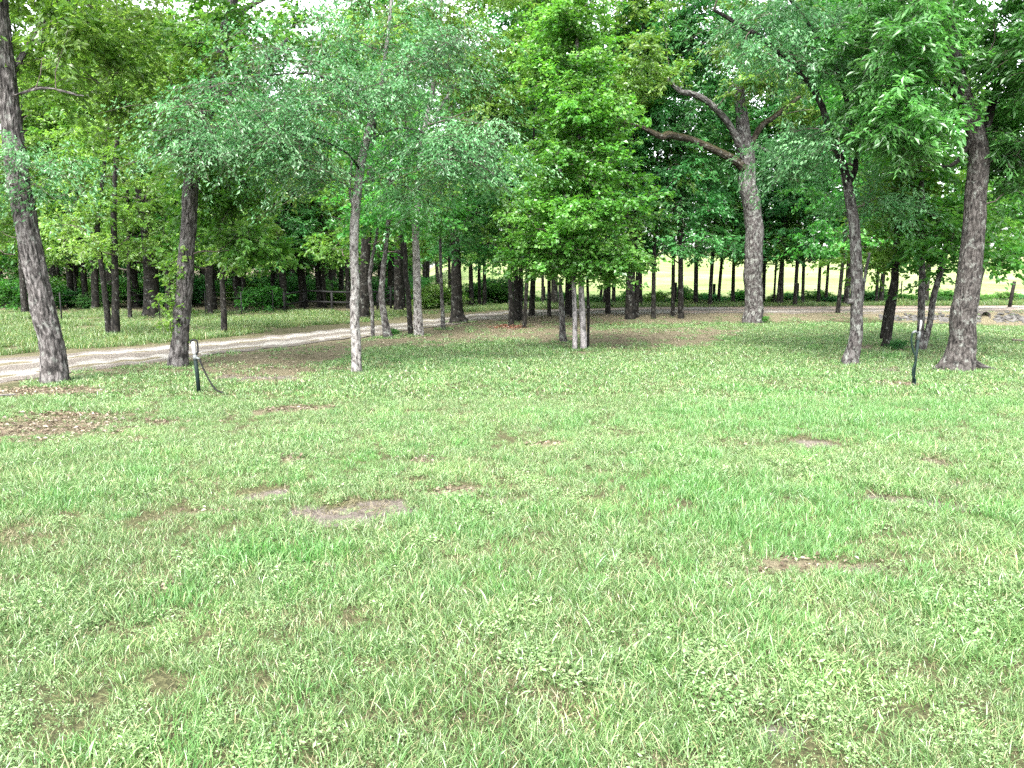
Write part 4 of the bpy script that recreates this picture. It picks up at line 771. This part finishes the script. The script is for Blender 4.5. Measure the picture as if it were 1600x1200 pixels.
for y0, y1, dens in [(.9, 4, 300), (4, 7, 210), (7, 10, 150), (10, 14, 85), (14, 20, 62), (20, 27, 48)]:
    x, y = spread(y0, y1, dens)
    s = spot_mask(x, y, 's'); l = np.maximum(spot_mask(x, y, 'l')*np.where(y < 10, .62, .8), litter_mask(x, y)*.91); tm = smooth(-.1, .25, track_mask(x, y)+.3*n2(x, y, .4, 40)); bt = beyond_track(x, y)
    thin = .30+.35*(n2(x, y, .9, 41)+.5*n2(x, y, .35, 42)+.6).clip(0, 1.6)   # natural thin places
    keep = (rg.uniform(0, 1, len(x)) < np.clip(.62+thin, 0, 1)) & (rg.uniform(0, 1, len(x)) > np.maximum(np.maximum(s*.88, l), tm)) & ~bt
    x, y = x[keep], y[keep]; lu = lush(x, y)+rg.normal(0, .22, len(x)) > .42; wd = (~lu) & (rg.uniform(0, 1, len(x)) < .20+.34*n2(x, y, .5, 43))
    for key, sel in ((('lush' if y1 <= 10 else 'farlush'), lu), ('weed', wd & (y < 12)), (('lawn' if y1 <= 10 else 'far'), ~lu & ~(wd & (y < 12)))):
        if sel.any(): acc[key].append(np.stack([x[sel], y[sel]], -1))
for y0, y1, dens in [(.9, 5, 75), (5, 10, 60), (10, 16, 45)]:
    x, y = spread(y0, y1, dens); m = np.maximum(spot_mask(x, y, 'sl'), .55-.6*n2(x, y, .9, 41)); k = (rg.uniform(0, 1, len(x)) < m) & ~beyond_track(x, y) & (track_mask(x, y) < -.1); acc['straw'].append(np.stack([x[k], y[k]], -1))
# longer tufts left standing round the trunks
for bx, by, br in BASES:
    n = 34 if by < 22 else 16; a = rg.uniform(0, 2*pi, n); q_ = br*rg.uniform(1.0, 1.7, n)+.02; acc['far' if by > 10 else 'lush'].append(np.stack([bx+q_*np.cos(a), by+q_*np.sin(a)], -1))
# verge beyond the track, left; thin grass on the bank right and beyond
x = rg.uniform(-26, -1, 26000); y = rg.uniform(13, 33.5, 26000); px, py, _ = pix(np.stack([x, y, terrain(x, y)], -1))
k = beyond_track(x, y) & (track_mask(x, y) < -.15) & (rg.uniform(0, 1, len(x)) < .66+.9*n2(x, y, 1.2, 50)) & (px > -150); acc['tall'].append(np.stack([x[k], y[k]], -1))
x = rg.uniform(-3, 30, 9000); y = rg.uniform(30, 38.5, 9000); k = beyond_track(x, y) & (track_mask(x, y) < -.3) & (np.abs(x) < .8*y); acc['tall'].append(np.stack([x[k], y[k]], -1))
LBL = dict(straw=('dry_thatch', 'dry straw-coloured thatch lying between the lawn blades'), lawn=('lawn_grass', 'short pale green lawn grass in the foreground'), lush=('lush_grass', 'deeper green longer grass tufts in the foreground lawn'), weed=('lawn_weeds', 'small-leaved pale weeds mixed into the lawn'), far=('distant_lawn_grass', 'short lawn grass towards the trees'), tall=('verge_grass', 'taller rough grass beyond the dirt track'), farlush=('distant_lush_grass', 'greener grass band across the right of the lawn'))
for key, lst in acc.items():
    if not lst: continue
    P = np.vstack(lst); n = len(P); z = terrain(P[:, 0], P[:, 1])
    rot = np.stack([rg.normal(0, .12, n), rg.normal(0, .12, n), rg.uniform(0, 2*pi, n)], -1)
    scl = rg.uniform(.7, 1.25, n)*(1+.30*n2(P[:, 0], P[:, 1], .7, 60)); 
    if key != 'straw' and P[:, 1].min() < 12: scl = scl*(1-.6*spot_mask(P[:, 0], P[:, 1], 'sl', 1.3)*(P[:, 1] < 11))
    if key == 'tall': scl = scl*np.where(P[:, 0] < -2, .55, .7)*(1+.5*n2(P[:, 0], P[:, 1], 1.6, 61))
    scatter(LBL[key][0], np.c_[P, z], rot, scl, rg.integers(0, len(tuft[key]), n), tuft[key], LBL[key][1], 'weeds' if key == 'weed' else 'grass')
# dead leaves
def dead_leaves(name, x, y, size, m, label):
    n = len(x); pos = np.stack([x, y, terrain(x, y)+rg.uniform(.004, .03, n)], -1); d = rg.normal(0, 1, (n, 3)); d[:, 2] *= .25
    nn = np.array([0, 0, 1.0])+rg.normal(0, .45, (n, 3)); tag(obj(name, leaf_mesh(name, pos, d, nn, size*rg.uniform(.55, 1.3, n)*np.interp(y, [3, 9], [.55, 1]), .55, rg.uniform(0, 1, n), m, .25)), label, 'leaves', kind='stuff')
M_DEAD = leaf_mat('dead_leaf', [(.055, .04, .026), (.13, .10, .068), (.24, .20, .15)], .1, .03, val=.2)
M_RUST = leaf_mat('rust_leaf', [(.075, .026, .016), (.13, .052, .030), (.20, .11, .07)], .1, .03, val=.2)
X, Y_ = [], []
for y0, y1, dens in [(1.2, 8, 60), (8, 14, 60), (14, 30, 46)]:
    x, y = spread(y0, y1, dens); p = np.maximum(np.maximum(spot_mask(x, y, 'l')*1.0, litter_mask(x, y)*.9), .02); k = (rg.uniform(0, 1, len(x)) < p) & (track_mask(x, y) < .1); X.append(x[k]); Y_.append(y[k])
for sx, sy, rx, ry, kd in SPOTW:
    if kd == 'l' and sy < 12: n = int(260*rx*ry/.05*.3)+12; X.append(rg.normal(sx, rx*.7, n)); Y_.append(rg.normal(sy, ry*.7, n))
dead_leaves('leaf_litter', np.concatenate(X), np.concatenate(Y_), 0.052, M_DEAD, 'brown dead leaves scattered over the lawn and under the trees')
p = hit(797, 511); q_ = hit(960, 507)
dead_leaves('rusty_leaf_pile', np.concatenate([rg.normal(p[0], .28, 260), rg.normal(q_[0], .2, 50)]), np.concatenate([rg.normal(p[1], .3, 260), rg.normal(q_[1], .25, 50)]), .09, M_RUST, 'patch of rust-red fallen leaves at the foot of the trunk clump')
